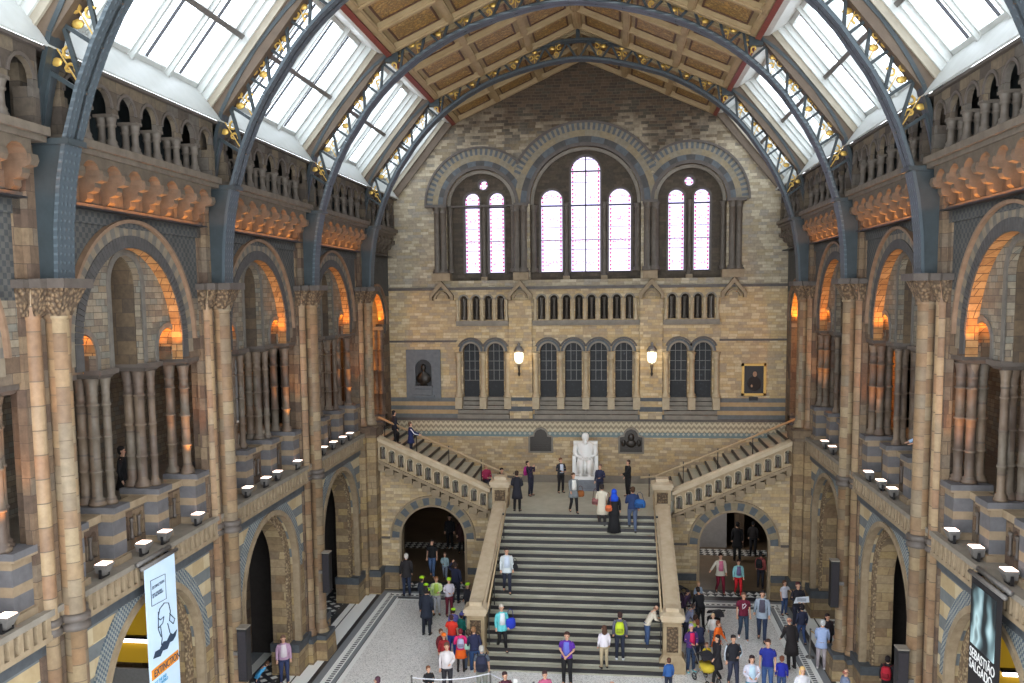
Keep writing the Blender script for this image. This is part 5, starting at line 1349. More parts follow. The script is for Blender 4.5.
def spot(nm, loc, tgt, en, ang=90, col=WARM, r=.05):
    L = bpy.data.lights.new(nm, 'SPOT'); L.energy = en; L.color = col; L.shadow_soft_size = r; L.spot_size = math.radians(ang); L.spot_blend = .6
    o = bpy.data.objects.new(nm, L); COL.objects.link(o); o.location = loc
    o.rotation_euler = (Vector(tgt)-Vector(loc)).to_track_quat('-Z', 'Y').to_euler(); return o
for side in (1, -1):
    for i, yc in enumerate(BC):
        for sg in (-1, 1):
            spot('niche_lamp', (side*9.2, yc-.17+sg*1.66, -1.36), (side*9.15, yc-.17+sg*1.66, 0), 30, 110)
        # uplights on the imposts washing the great soffit
        spot('soffit_lamp', (side*8.58, yc+1.5, -1.25), (side*8.62, yc+1.45, 1.2), 45, 90)
        spot('soffit_lamp', (side*8.58, yc-1.9, -1.25), (side*8.62, yc-1.7, 1.2), 20, 90)
        area('corbel_strip', (side*8.24, yc, 1.7), (PI, 0, 0), .05, 5.2, 22, (1, .36, .07))
        spot('column_lamp', (side*8.3, yc+1.95, -3.9), (side*8.95, yc+2.35, -1.9), 60, 70)
    for sg in (-1, 1): point('recess_lamp', (side*10.2, 36.825+sg*.9, -1.9), 75)
    spot('stair_soffit_lamp', (side*8.7, 37.9, -1.3), (side*8.62, 37.9, 1), 70, 90)
# unseen fill lights added to brighten the passages under the landing
point('passage_fill', (5.0, 39.9, -8.4), 70, (1, .95, .9), .4)
point('passage_fill', (-5.0, 46.5, -9.0), 16, (1, .85, .7), .4)

# ------------------------------------------------------------------ camera
f, pitch, yaw, roll, camx, ppx, ppy = 905.8933, -.0994, .1267, -.0117, 1.3075, 498.4836, 385.1378
cy_, sy_, cp_, sp_ = cos(yaw), sin(yaw), cos(pitch), sin(pitch)
right = Vector((cy_, sy_, 0)); fwd = Vector((-sy_*cp_, cy_*cp_, sp_)); up = Vector((sy_*sp_, -cy_*sp_, cp_))
R1 = right*cos(roll)+up*sin(roll); U1 = -right*sin(roll)+up*cos(roll)
cam = bpy.data.cameras.new('camera'); co = bpy.data.objects.new('camera', cam); COL.objects.link(co)
cam.sensor_width = 36; cam.lens = f/1024*36; cam.clip_start = .1; cam.clip_end = 300
cam.shift_x = (512-ppx)/1024; cam.shift_y = (ppy-341.5)/1024
co.matrix_world = Matrix.Translation((camx, 0, 0)) @ Matrix((R1, U1, -fwd)).transposed().to_4x4()
SC.camera = co
SC.view_settings.view_transform = 'Standard'; SC.view_settings.look = 'None'; SC.view_settings.gamma = 1; SC.view_settings.exposure = 0.85; SC.view_settings.use_curve_mapping = False
SC.cycles.max_bounces = 10; SC.cycles.diffuse_bounces = 6; SC.cycles.transparent_max_bounces = 12; SC.cycles.sample_clamp_indirect = 6
SC.cycles.use_denoising = True
bpy.context.view_layer.update()
# ------------------------------------------------------------------ people
MC = {}
def cm_(col, rough=.85):
    k = (col, rough)
    if k not in MC: MC[k] = objplain('cloth %d %d %d' % col, col, rough)
    return MC[k]
SKIN = objplain('skin', (214, 168, 140), .6); SKIN2 = objplain('brown skin', (150, 104, 76), .6)
EYE = objplain('eye dark', (40, 30, 28), .4); LIP = objplain('lips', (168, 96, 88), .5)
def person(x, y, z, h, face, label, top, legs, hair=(60, 42, 30), arms=('down', 'down'), pose='stand', bend=0, coat=0.0, long=False, skin=SKIN, shoes=(40, 36, 36),
           cap=None, bald=False, hijab=None, skirt=0.0, inner=None, short=False, side_bend=0, head_turn=0, sleeve=None, trim=None, group=None, nm='person'):
    k = h/1.7; b = math.radians(bend); sit = pose == 'sit'
    hp = .5 if sit else .93
    r = thing(nm, label, 'person', (x, y, z), group); r.rotation_euler = (0, 0, math.radians(face))
    hs = 1.0 if h > 1.38 else 1.13
    def T(p):
        X, Y, Z = p; Z = Z-(.93-hp) if Z > .93 else Z
        if Z > hp:
            d = Z-hp; Y = Y*cos(b)-d*sin(b); Z = hp+d*cos(b)+p[1]*sin(b)*0
        return (X*k, Y*k, Z*k)
    def HT(p):   # head points, turned and enlarged about the neck
        X, Y, Z = p; t = math.radians(head_turn); X, Y = X*cos(t)-Y*sin(t), X*sin(t)+Y*cos(t)
        return T((X*hs, Y*hs, 1.47+(Z-1.47)*hs))
    A = {'down': ((.215, .03, 1.13), (.225, -.05, .9)), 'clasp': ((.225, .02, 1.13), (.05, -.19, 1.0)), 'phone': ((.19, -.14, 1.2), (.06, -.3, 1.45)), 'out': ((.3, -.03, 1.2), (.44, -.12, 1.06)),
         'hold': ((.23, .0, 1.13), (.1, -.25, 1.1)), 'rail': ((.2, -.16, 1.17), (.16, -.38, 1.1)), 'up': ((.3, -.04, 1.42), (.16, -.08, 1.64)), 'swing': ((.21, .1, 1.14), (.24, .14, .92)), 'fwd': ((.2, -.1, 1.15), (.2, -.26, .98)), 'point': ((.3, -.1, 1.36), (.52, -.25, 1.42))}
    def arm(s, kind):
        e, w = A[kind]; return (s*.165, 0, 1.385), (s*e[0], e[1], e[2]), (s*w[0], w[1], w[2])
    if sit: L = {s: ((s*.09, 0, .5), (s*.12, -.42, .5), (s*.12, -.4, .1), (s*.13, -.54, .05)) for s in (1, -1)}
    elif pose == 'walk': L = {1: ((.09, 0, .88), (.09, -.14, .5), (.09, -.2, .1), (.1, -.35, .06)), -1: ((-.09, 0, .88), (-.09, -.02, .5), (-.09, .22, .14), (-.1, .1, .04))}
    elif pose == 'climb': L = {1: ((.09, 0, .88), (.1, -.2, .62), (.1, -.16, .26), (.1, -.3, .21)), -1: ((-.09, 0, .88), (-.09, .0, .48), (-.09, .1, .1), (-.1, -.04, .04))}
    else: L = {s: ((s*.09, 0, .88), (s*.1, -.01, .49), (s*.11, .03, .09), (s*.14, -.12, .04)) for s in (1, -1)}
    # --- body: one skinned surface
    V, E, RD = [], [], []
    def add(p, rad, par=None):
        V.append(p); RD.append(rad*k)
        if par is not None: E.append((par, len(V)-1))
        return len(V)-1
    pel = add(T((0, 0, .931)), .095); sp = add(T((0, 0, 1.1)), .09, pel); ch = add(T((0, 0, 1.3)), .1, sp); nb = add(T((0, .01, 1.42)), .055, ch); nk = add(T((0, .0, 1.475)), .048, nb)
    jw = add(HT((0, -.018, 1.525)), .06*hs, nk); hd = add(HT((0, -.004, 1.6)), .08*hs, jw); add(HT((0, .006, 1.66)), .062*hs, hd)
    hands = []
    for s, kind in ((1, arms[0]), (-1, arms[1])):
        S, Ee, Wr = [Vector(T(p)) for p in arm(s, kind)]
        a = add(tuple(S), .048, ch); a = add(tuple(Ee), .036, a); a = add(tuple(Wr), .025, a)
        d = (Wr-Ee).normalized(); sd = d.cross(Vector((0, 1, 0) if abs(d.y) < .8 else (0, 0, 1))).normalized()
        pm = Wr+d*.055*k; a = add(tuple(pm), .03, a)
        for q, ln in ((-1.5, .055), (-.5, .07), (.5, .066), (1.5, .05)):
            p1 = pm+d*(.035*k)+sd*(q*.016*k); p2 = p1+d*(ln*.6*k)-Vector((0, .012*k, 0)); f1 = add(tuple(p1), .0085, a); add(tuple(p2), .0075, f1)
        th = pm-sd*(s*.03*k)-d*.005*k; f1 = add(tuple(th), .01, a); add(tuple(th-sd*(s*.014*k)+d*.035*k), .008, f1)
        hands.append(pm)
    for s in (1, -1):
        pts = L[s]; a = pel
        for p, rd in zip(pts, (.075, .05, .035, .03)): a = add(T(p) if p[2] > hp else (p[0]*k, p[1]*k, p[2]*k), rd, a)
    me = bpy.data.meshes.new('body'); me.from_pydata(V, E, []); me.materials.append(skin)
    bo = bpy.data.objects.new('body', me); COL.objects.link(bo); bo.parent = r
    m = bo.modifiers.new('skin', 'SKIN'); m.use_smooth_shade = True
    for i, sv in enumerate(me.skin_vertices[0].data): sv.radius = (RD[i], RD[i]); sv.use_root = (i == 0)
    m = bo.modifiers.new('sub', 'SUBSURF'); m.levels = 1; m.render_levels = 1
    # --- clothes
    def ringsT(R): return [(T((X, Y, Z))[0], T((X, Y, Z))[1], T((X, Y, Z))[2], a*k, c*k) for X, Y, Z, a, c in R]
    low = .9-coat
    def build(g, nm_, mt):
        o = g.build(nm_, mt, None); o.parent = bo if nm_ in ('eyes', 'nose_and_ears', 'mouth', 'hair') else (last[0] if nm_ in ('sleeve_stripe', 'shirt_front') else r)
        if nm_ in ('coat', 'top'): last[0] = o
        return o
    last = [r]
    g = MB(); R = [(0, .01, 1.455, .05, .05), (0, .01, 1.43, .085, .07), (0, .005, 1.4, .17, .095), (0, 0, 1.34, .2, .118), (0, 0, 1.2, .18, .125), (0, 0, 1.08, .158, .115), (0, 0, .96, .175, .13)]
    if sit: R.append((0, 0, .94, .18, .14))
    else:
        R.append((0, 0, .9, .18, .135))
        if coat: R += [(0, 0, .9-coat*.5, .19+coat*.06, .15+coat*.08), (0, 0, .9-coat, .2+coat*.1, .16+coat*.12)]
    g.loft(ringsT(R), 14)
    for s, kind in ((1, arms[0]), (-1, arms[1])):
        S, Ee, Wr = [Vector(T(p)) for p in arm(s, kind)]
        if short: g.tube([S-Vector((s*.03*k, 0, 0)), S+(Ee-S)*.35, S+(Ee-S)*.7], [.07*k, .066*k, .062*k], 8)
        else: g.tube([S-Vector((s*.03*k, 0, 0)), S+(Ee-S)*.5, Ee, Wr], [.068*k, .062*k, .052*k, .042*k], 8)
    build(g, 'coat' if coat > .15 else 'top', cm_(top))
    if inner:
        g = MB(); g.loft([(a, b_-.028*k, c_, d*.72, e_) for a, b_, c_, d, e_ in ringsT([(0, 0, 1.41, .13, .09), (0, 0, 1.34, .16, .118), (0, 0, 1.2, .17, .125), (0, 0, 1.0, .17, .128)])], 10); build(g, 'shirt_front', cm_(inner))
    if trim:
        g = MB()
        for s, kind in ((1, arms[0]), (-1, arms[1])):
            S, Ee, Wr = [Vector(T(p))+Vector((s*.045*k, -.02*k, 0)) for p in arm(s, kind)]; g.tube([S, Ee, Wr], [.026*k, .022*k, .018*k], 5)
        build(g, 'sleeve_stripe', cm_(trim))
    g = MB()
    if skirt:
        g.loft(ringsT([(0, 0, 1.0, .15, .115)])+[(0, 0, z_*k, a*k, c*k) for z_, a, c in ((.85, .19, .145), (.93-skirt*.6, .2, .16), (.93-skirt, .22+skirt*.08, .18+skirt*.06))], 14); build(g, 'skirt', cm_(legs))
        if skirt < .7:
            g = MB()
            for s in (1, -1): g.tube([Vector(p)*k for p in L[s][:3]], [.07*k, .05*k, .038*k], 8)
            build(g, 'leggings', cm_((40, 38, 42)))
    else:
        if not sit: g.loft([(0, 0, z_*k, a*k, c*k) for z_, a, c in ((.98, .15, .115), (.9, .165, .125), (.82, .16, .12))], 12)
        for s in (1, -1): g.tube([Vector(L[s][0])*k, (Vector(L[s][0])+(Vector(L[s][1])-Vector(L[s][0]))*.5)*k, Vector(L[s][1])*k, Vector(L[s][2])*k], [.095*k, .085*k, .066*k, .052*k], 9)
        build(g, 'trousers', cm_(legs))
    for s in (1, -1):
        an, to = Vector(L[s][2]), Vector(L[s][3]); g = MB(); g.tube([(an+Vector((0, .04, -.04)))*k, (an+Vector((0, -.03, -.045)))*k, to*k], [.045*k, .048*k, .036*k], 8, .75); build(g, 'shoe', cm_(shoes, .5))
    # --- head details
    g = MB()
    for s in (1, -1): p = HT((s*.032, -.078, 1.6)); g.ball(*p, .011*k, .008*k, .009*k, 6, 4)
    build(g, 'eyes', EYE)
    g = MB(); p = HT((0, -.088, 1.572)); g.ball(*p, .012*k, .017*k, .02*k, 6, 4)
    for s in (1, -1): p = HT((s*.079, .0, 1.585)); g.ball(*p, .012*k, .02*k, .027*k, 6, 4)
    build(g, 'nose_and_ears', skin)
    g = MB(); p = HT((0, -.078, 1.535)); g.ball(*p, .022*k, .008*k, .006*k, 6, 4); build(g, 'mouth', LIP)
    if hijab:
        g = MB(); c0 = HT((0, .02, 1.61)); g.ball(*c0, .108*k, .115*k, .125*k, 12, 8); g.loft(ringsT([(0, .02, 1.55, .1, .1), (0, .01, 1.46, .12, .11), (0, .0, 1.38, .19, .13), (0, 0, 1.26, .19, .135)]), 12); build(g, 'headscarf', cm_(hijab))
    else:
        if bald:
            g = MB(); c0 = HT((0, .03, 1.57)); g.ball(*c0, .088*hs*k, .075*hs*k, .05*hs*k, 10, 6)
        else:
            g = MB(); c0 = HT((0, .03, 1.638)); g.ball(*c0, .089*hs*k, .088*hs*k, .078*hs*k, 12, 8); c0 = HT((0, .045, 1.58)); g.ball(*c0, .086*hs*k, .066*hs*k, .09*hs*k, 10, 6)
            if long: c0 = HT((0, .06, 1.5)); g.ball(*c0, .1*hs*k, .055*hs*k, .16*hs*k, 10, 6); 
        build(g, 'hair', cm_(hair))
        if cap:
            g = MB(); c0 = HT((0, .012, 1.655)); g.ball(*c0, .1*hs*k, .108*hs*k, .075*hs*k, 12, 8); p = HT((0, -.11, 1.645)); g.ball(*p, .07*hs*k, .07*hs*k, .012*hs*k, 10, 4); build(g, 'cap', cm_(cap))
    r['_h'] = 0; del r['_h']
    cf, sf = cos(math.radians(face)), sin(math.radians(face))
    def wp(p, raw=False):
        q = Vector(p) if raw else Vector(T(p)); return Vector((x+q.x*cf-q.y*sf, y+q.x*sf+q.y*cf, z+q.z))
    r_ = dict(root=r, wp=wp, hands=[wp(tuple(hh), True) for hh in hands], k=k, face=face)
    return r_
def bag(nm, label, c, face, w, d, h, col, strap=None, cat='bag'):
    """soft rounded bag centred on c"""
    t = thing(nm, label, cat, tuple(c)); t.rotation_euler = (0, 0, math.radians(face))
    g = MB(); g.loft([(0, 0, -h/2, w*.4, d*.4), (0, 0, -h*.42, w*.5, d*.5), (0, 0, 0, w*.53, d*.55), (0, 0, h*.36, w*.46, d*.45), (0, 0, h/2, w*.32, d*.25)], 12)
    o = g.build('bag_body', cm_(col), None); o.parent = t
    g = MB(); g.loft([(0, d*.48, -h*.32, w*.34, d*.16), (0, d*.5, -h*.1, w*.36, d*.18), (0, d*.42, h*.05, w*.3, d*.12)], 10); o = g.build('pocket', cm_(tuple(int(v*.8) for v in col)), None); o.parent = t
    g = MB()
    if strap == 'pack':
        for s in (-1, 1): g.tube([(s*w*.3, -d*.4, h*.42), (s*w*.38, -d*.8, h*.5), (s*w*.4, -d*.8-.2, h*.42), (s*w*.42, -d*.8-.2, 0), (s*w*.4, -d*.5, -h*.4)], .014, 5)
    else:
        hh = strap or .25; g.tube([(-w*.35, 0, h*.4), (-w*.2, 0, h*.4+hh*.8), (0, 0, h*.4+hh), (w*.2, 0, h*.4+hh*.8), (w*.35, 0, h*.4)], .011, 5)
    o = g.build('strap', cm_(tuple(int(v*.6) for v in col)), None); o.parent = t
    return t
def pack(p, label, col, s=1.0):
    return bag('backpack', label, p['wp']((0, .215, 1.2)), p['face'], .3*s*p['k'], .2*s*p['k'], .42*s*p['k'], col, 'pack', 'backpack')

NV, BK, DN, LG = (38, 42, 60), (28, 27, 30), (62, 84, 122), (190, 190, 188)
LIME = (176, 226, 40); BR = (84, 56, 36); GREY = (176, 172, 166); BLD = (206, 170, 104)
P = person
F_ = FLOOR
# --- landing
p = P(-2.31, 33.6, LAND, 1.57, 170, 'person in a long dark coat standing beside the left head newel', (34, 34, 44), BK, arms=('clasp', 'clasp'), coat=.35)
p = P(-2.03, 36.27, LAND, 1.45, 60, 'leaning person in a dark jacket photographing beside the left side stair', (40, 38, 60), NV, (60, 40, 34), ('phone', 'phone'), bend=-14)
pack(p, 'magenta backpack on the person photographing near the left side stair', (176, 40, 130))
P(-.84, 36.92, LAND, 1.47, 30, 'man in a black and white top standing left of the statue', (50, 52, 60), BK, (120, 76, 50), ('hold', 'hold'), inner=(206, 214, 226))
p = P(-.17, 33.51, LAND, 1.53, 20, 'woman in an open grey cardigan and pale dress walking across the landing', (130, 134, 136), BK, BR, ('swing', 'fwd'), 'walk', coat=.22, inner=(232, 228, 220))
bag('handbag', 'tan brown leather handbag swinging beside the woman in the grey cardigan', p['wp']((.34, .12, .78)), 20, .3, .14, .24, (150, 92, 44), .2)
P(.78, 35.75, LAND, 1.45, -20, 'person in a navy blazer standing right of the white statue', (44, 48, 76), NV, (120, 96, 80), ('hold', 'down'))
P(1.9, 36.37, LAND, 1.52, -60, 'man in a black jacket reaching towards the right stair rail', BK, BK, (70, 46, 34), ('rail', 'down'))
# sitting on the side flight
P(-3.95, 36.9, LAND+RI*2-.3, 1.55, 40, 'person in a magenta top sitting on the left side stair', (170, 50, 90), NV, (130, 84, 50), ('hold', 'hold'), 'sit')
P(-3.25, 36.5, LAND-.06, 1.55, 20, 'dark haired person in black sitting at the foot of the left side stair', BK, BK, (40, 30, 28), ('hold', 'hold'), 'sit', long=True)
# top of the left side stair
P(-7.75, 36.6, LAND+RI*11, 1.6, 120, 'man in dark clothes climbing past the left stair head pier', (34, 36, 48), BK, BK, ('fwd', 'down'), 'climb')
P(-7.0, 36.3, LAND+RI*9, 1.5, 100, 'person in a navy tunic with white sleeves on the left side stair', (40, 50, 100), NV, (110, 84, 66), ('rail', 'rail'), coat=.2, trim=(230, 230, 234))
# --- great stair
p = P(.9, 32.97, -8.539, 1.57, 175, 'woman in a cream knee-length coat climbing the top steps', (222, 212, 192), (60, 54, 54), (48, 36, 32), coat=.4)
bag('shoulder_bag', 'dusky pink shoulder bag beside the woman in the cream coat', p['wp']((.27, .02, 1.0)), 175, .24, .12, .24, (150, 96, 92), .4)
p = P(1.34, 32.65, -8.708, 1.62, 178, 'woman in a blue headscarf and black robe climbing the top steps', BK, BK, hijab=(30, 84, 214), skirt=.88, coat=.2)
bag('shoulder_bag', 'orange shoulder bag on the woman with the blue headscarf', p['wp']((.2, .14, 1.0)), 178, .24, .12, .22, (228, 120, 70), .5)
p = P(2.01, 32.71, -8.708, 1.72, 185, 'man in a navy blue jacket and jeans climbing the top steps', (42, 62, 104), (92, 104, 130), BR, ('hold', 'down'), 'climb')
bag('duffel_bag', 'bright blue duffel bag slung behind the man in the navy jacket', p['wp']((-.24, .14, 1.12)), 160, .42, .2, .3, (40, 96, 160), .3)
p = P(-2.26, 29.64, -10.062, 1.56, 12, 'man in an open pale striped jacket walking down the stair', (208, 214, 216), NV, (40, 30, 28), ('down', 'down'), 'walk', inner=(210, 220, 234), coat=.1)
bag('camera_bag', 'small black bag at the side of the man in the pale striped jacket', p['wp']((.3, -.02, .98)), 0, .2, .14, .18, BK, .25)
p = P(-2.24, 27.95, -11.415, 1.54, 25, 'grey haired woman in a turquoise jacket on the bottom steps', (110, 204, 208), BK, (196, 188, 176), ('down', 'down'), 'walk', coat=.12, inner=(232, 236, 240))
bag('shoulder_bag', 'royal blue shopping bag carried by the woman in turquoise', p['wp']((.32, .0, .98)), 30, .36, .16, .34, (40, 64, 190), .35)
P(1.03, 27.3, -11.581, 1.36, -160, 'girl in a white top and beige trousers on the bottom steps', (232, 226, 232), (186, 170, 140), (92, 62, 46), long=True)
p = P(1.52, 27.6, -11.412, 1.55, 178, 'person in a grey top climbing the bottom steps with a rucksack', (106, 106, 122), (36, 42, 60), (60, 36, 32), shoes=(220, 222, 226))
pack(p, 'yellow-green rucksack on the person climbing the bottom steps', (196, 214, 50))
P(2.38, 28.2, -11.243, 1.5, 100, 'bald man in a cream jumper leaning on the right foot newel', (212, 202, 184), DN, (150, 110, 90), ('rail', 'rail'), bend=30, bald=True, shoes=(50, 50, 76))
P(-.07, 26.36, F_, 1.65, -8, 'woman in a purple top with a blue lanyard at the stair foot', (96, 46, 160), BK, (70, 40, 34), ('clasp', 'clasp'), short=True, inner=(110, 120, 206), skirt=.0)
# --- left crowd
P(-6.74, 33.9, F_, 1.72, 200, 'white haired man in a dark jacket at the left archway edge', (44, 40, 42), (48, 58, 82), (214, 208, 200), coat=.12)
P(-6.21, 36.37, F_, 1.6, 0, 'woman in a black tank top holding a child\'s hand under the left arch', BK, (84, 110, 150), (54, 38, 32), ('down', 'down'), 'walk', short=True, long=True)
P(-5.6, 36.0, F_, 1.15, 5, 'small child in a pale blue top walking under the left arch', (160, 184, 190), (140, 150, 168), (110, 84, 66), ('down', 'hold'), 'walk')
P(-4.67, 33.27, F_, 1.62, 170, 'man in a navy suit with one arm raised by the left arch', (36, 42, 70), (32, 36, 56), (60, 44, 40), ('up', 'down'))
P(-5.12, 29.93, F_, 1.7, 178, 'person in a dark blue coat seen from behind before the lime-capped children', (36, 42, 58), (30, 34, 48), (34, 30, 32), coat=.25)
for q, (cx_, cy__, hh, fc) in enumerate(((-5.45, 31.5, 1.3, 160), (-5.25, 30.9, 1.32, 190), (-5.75, 32.2, 1.34, 150))):
    P(cx_, cy__, F_, hh, fc, ['lime-capped child directly behind the dark blue coat', 'second lime-capped child behind the dark blue coat, in grey', 'lime-capped child farthest behind the dark blue coat'][q], [(60, 66, 70), (120, 124, 130), (50, 56, 70)][q], [(190, 220, 60), NV, BK][q], cap=LIME)
P(-5.15, 31.9, F_, 1.46, 10, 'fair haired child in a white and lime jersey among the lime caps', (206, 224, 160), (190, 190, 196), (150, 100, 60), ('hold', 'down'), inner=(180, 206, 90))
P(-4.67, 31.86, F_, 1.44, 30, 'lime-capped child in a white top and maroon trousers', (216, 210, 220), (110, 30, 50), cap=LIME, arms=('hold', 'hold'))
P(-3.95, 31.7, F_, 1.3, -30, 'lime-capped child in dark clothes behind the left stair coping', (44, 42, 50), BK, cap=LIME)
P(-3.95, 30.6, F_, 1.12, 60, 'bending child in a denim jacket beside the left stair wall', (56, 92, 150), (50, 70, 110), BR, ('fwd', 'fwd'), bend=40)
P(-4.05, 29.3, F_, 1.2, 180, 'lime-capped child in a lilac top near the left foot newel', (120, 116, 190), NV, cap=LIME)
P(-3.72, 29.0, F_, 1.15, 150, 'child in a blue hat and teal top near the left foot newel', (30, 130, 120), NV, cap=(96, 96, 170))
P(-3.9, 28.13, F_, 1.42, 175, 'boy in a bright red shirt and blue trousers left of the stair', (232, 62, 44), (40, 78, 160), (70, 40, 40), ('hold', 'down'), short=True)
p = P(-3.42, 27.0, F_, 1.4, 190, 'red haired child in a magenta jacket and orange skirt', (226, 46, 120), (246, 110, 30), (126, 30, 40), skirt=.35, arms=('hold', 'down'))
pack(p, 'white and blue rucksack on the child in the magenta jacket', (190, 186, 214), .85)
p = P(-2.95, 26.85, F_, 1.5, 200, 'kneeling-forward woman in a navy jacket with a folded leaflet', (40, 44, 76), (46, 76, 120), (150, 110, 74), ('fwd', 'down'), 'walk', bend=18, inner=(200, 200, 204), shoes=(220, 226, 226))
bag('paper_leaflet', 'pale green leaflet held by the woman in the navy jacket', p['hands'][0]+Vector((0, -.03, .02)), 30, .2, .03, .2, (186, 226, 204), .02, 'leaflet')
P(-3.2, 27.9-.75, F_, 1.3, 170, 'child in a grey and white top between the magenta jacket and newel', (176, 176, 172), (90, 100, 120), (90, 70, 56))
p = P(-2.49, 25.22, F_, 1.6, 185, 'grey haired man in a grey shirt at the rope barrier', (92, 100, 112), (140, 140, 130), (186, 180, 172), short=True)
pack(p, 'large dark navy rucksack on the grey haired man', (38, 42, 66), 1.15)
P(-3.55, 25.35, F_, 1.58, 10, 'woman in a pale shirt with dark shoulder strap at the rope barrier', (214, 206, 206), (44, 42, 48), (110, 78, 60), ('hold', 'down'), inner=(226, 220, 220))
P(-3.95, 27.0, F_, 1.2, 10, 'child in an orange cap and red top behind the pale-shirted woman', (160, 40, 44), (60, 50, 70), cap=(250, 130, 40))
P(-4.1, 27.35, F_, 1.2, 40, 'brown haired child in a dark red top beside the orange cap', (110, 36, 44), (50, 46, 60), (110, 76, 56))
P(-3.95, 24.6, F_, 1.15, 30, 'brown haired child in black at the left end of the rope', BK, BK, (120, 76, 52), ('hold', 'hold'))
P(-8.62, 25.53, F_, 1.55, 25, 'woman in a lilac jumper and pale scarf beside the left pier base', (190, 156, 180), (50, 60, 96), (120, 90, 74), inner=(222, 210, 214), long=True)
P(-9.1, 25.6-1.0, F_, 1.2, 100, 'child in bright blue bending near the lilac jumper woman', (80, 170, 220), NV, BR, bend=40)
P(-5.01, 22.9, F_, 1.55, -90, 'dark haired person in blue pointing an arm across the floor', (60, 84, 130), NV, (84, 50, 64), ('point', 'down'))
P(-1.62, 23.65, F_, 1.5, 30, 'dark haired person in a maroon jacket at the bottom edge', (84, 40, 56), NV, (60, 34, 36))
P(-1.3, 23.3, F_, 1.48, 190, 'white haired person at the bottom edge beside the maroon jacket', (180, 180, 184), NV, (226, 224, 220))
P(-.55, 23.93, F_, 1.45, 20, 'person in a pink patterned top at the bottom edge below the purple top', (190, 96, 130), NV, (70, 44, 44))
P(1.28, 23.42, F_, 1.5, 10, 'balding person at the bottom edge right of the purple top', (150, 130, 120), NV, (150, 110, 90), bald=True)
P(2.92, 25.96, F_, 1.12, 200, 'small child in a blue jacket before the right foot newel', (50, 96, 160), NV, (96, 60, 44))
# --- right crowd
P(5.46, 35.26, F_, 1.62, 12, 'woman in a cream jacket and crimson trousers leaving the right arch', (214, 206, 190), (130, 24, 50), (50, 34, 32), ('down', 'out'), 'walk', coat=.1, inner=(214, 120, 150))
P(6.12, 35.08, F_, 1.44, 5, 'girl in an aqua shirt and red trousers leaving the right arch', (150, 204, 206), (212, 34, 44), (60, 40, 36), inner=(120, 110, 150), pose='walk')
p = P(7.13, 36.14, F_, 1.47, 150, 'person in a dusty red top inside the right arch', (164, 84, 80), (34, 34, 44), BK)
pack(p, 'black backpack on the person inside the right arch', BK)
p = P(3.71, 27.69, F_, 1.54, 20, 'woman in a purple and magenta fleece beside the right foot newel', (78, 44, 110), (46, 64, 92), (170, 160, 190), ('hold', 'hold'), inner=(210, 30, 90), shoes=(120, 190, 196))
P(3.75, 31.6, F_, 1.4, 60, 'person in a dark plum jacket by the right stair wall', (74, 54, 84), NV, (60, 50, 56), ('fwd', 'fwd'), bend=20)
P(4.41, 32.94, F_, 1.2, 30, 'fair haired child in a pale blue shirt behind the pushchair', (166, 184, 206), (70, 80, 110), (190, 150, 110))
P(3.73, 30.1, F_, 1.42, 100, 'bending person in a grey-blue hooded top right of the stair wall', (150, 156, 186), (60, 66, 90), (70, 56, 52), ('fwd', 'fwd'), bend=30)
P(4.35, 31.4, F_, 1.5, 200, 'person in a dark coat leaning over the black pushchair', (32, 32, 38), BK, (46, 38, 36), ('fwd', 'fwd'), bend=26)
P(3.8, 28.9, F_, 1.38, 140, 'person in a lime green jacket bending behind the newel', (206, 232, 90), (70, 60, 60), (70, 48, 38), ('fwd', 'fwd'), bend=30)
P(4.6, 29.8, F_, 1.12, 0, 'pale toddler in a white top between the lime and orange jackets', (226, 222, 218), (120, 130, 150), (214, 180, 140))
P(4.55, 28.38, F_, 1.44, 60, 'brown haired person in a bright orange coat', (246, 118, 34), (170, 150, 120), (126, 70, 44), ('fwd', 'fwd'), coat=.2, bend=8)
P(4.05, 28.35, F_, 1.42, 200, 'brown haired child in a navy jacket bending over the yellow coat', (44, 52, 84), NV, (110, 60, 40), ('fwd', 'fwd'), bend=24)
P(4.18, 27.6, F_, .98, 20, 'small child in a yellow rain coat beside the orange coat', (236, 206, 40), (60, 60, 80), (120, 84, 60), coat=.2)
P(4.41, 26.95, F_, 1.5, -60, 'long haired woman in a long black coat walking', (30, 26, 32), BK, (34, 24, 26), ('fwd', 'swing'), 'walk', coat=.35, long=True)
P(4.86, 26.7, F_, 1.6, 5, 'person in a black vest with white-striped sleeves', (30, 30, 38), (50, 54, 74), (44, 30, 30), ('hold', 'down'), 'walk', trim=(206, 214, 222))
p = P(5.68, 30.51, F_, 1.66, 5, 'youth in a maroon T-shirt with a white emblem', (118, 28, 56), (56, 72, 92), (110, 76, 60), ('down', 'down'), 'walk', short=True, shoes=(232, 236, 240))
g = MB(); g.tube([(-.05, -.128, 1.26), (.02, -.131, 1.32), (.06, -.128, 1.26), (.02, -.13, 1.2), (-.04, -.128, 1.14)], .018, 5); g.tube([(-.06, -.128, 1.3), (-.06, -.128, 1.12)], .016, 5); o = g.build('shirt_emblem', cm_((226, 216, 222)), None); o.parent = p['root']
P(6.29, 30.48, F_, 1.76, -10, 'man in an open grey-blue jacket walking with the maroon T-shirt', (168, 180, 194), (48, 60, 88), (40, 34, 34), ('down', 'swing'), 'walk', inner=(92, 88, 104), coat=.1)
P(7.5, 33.1, F_, 1.27, 30, 'boy in a white T-shirt and jeans on the patterned border', (206, 206, 216), (62, 84, 124), (110, 76, 56), ('out', 'down'), short=True)
p = P(7.67, 31.6, F_, 1.72, 10, 'man in a black jacket holding a large white paper', (32, 30, 40), (36, 38, 56), (84, 40, 40), ('hold', 'hold'))
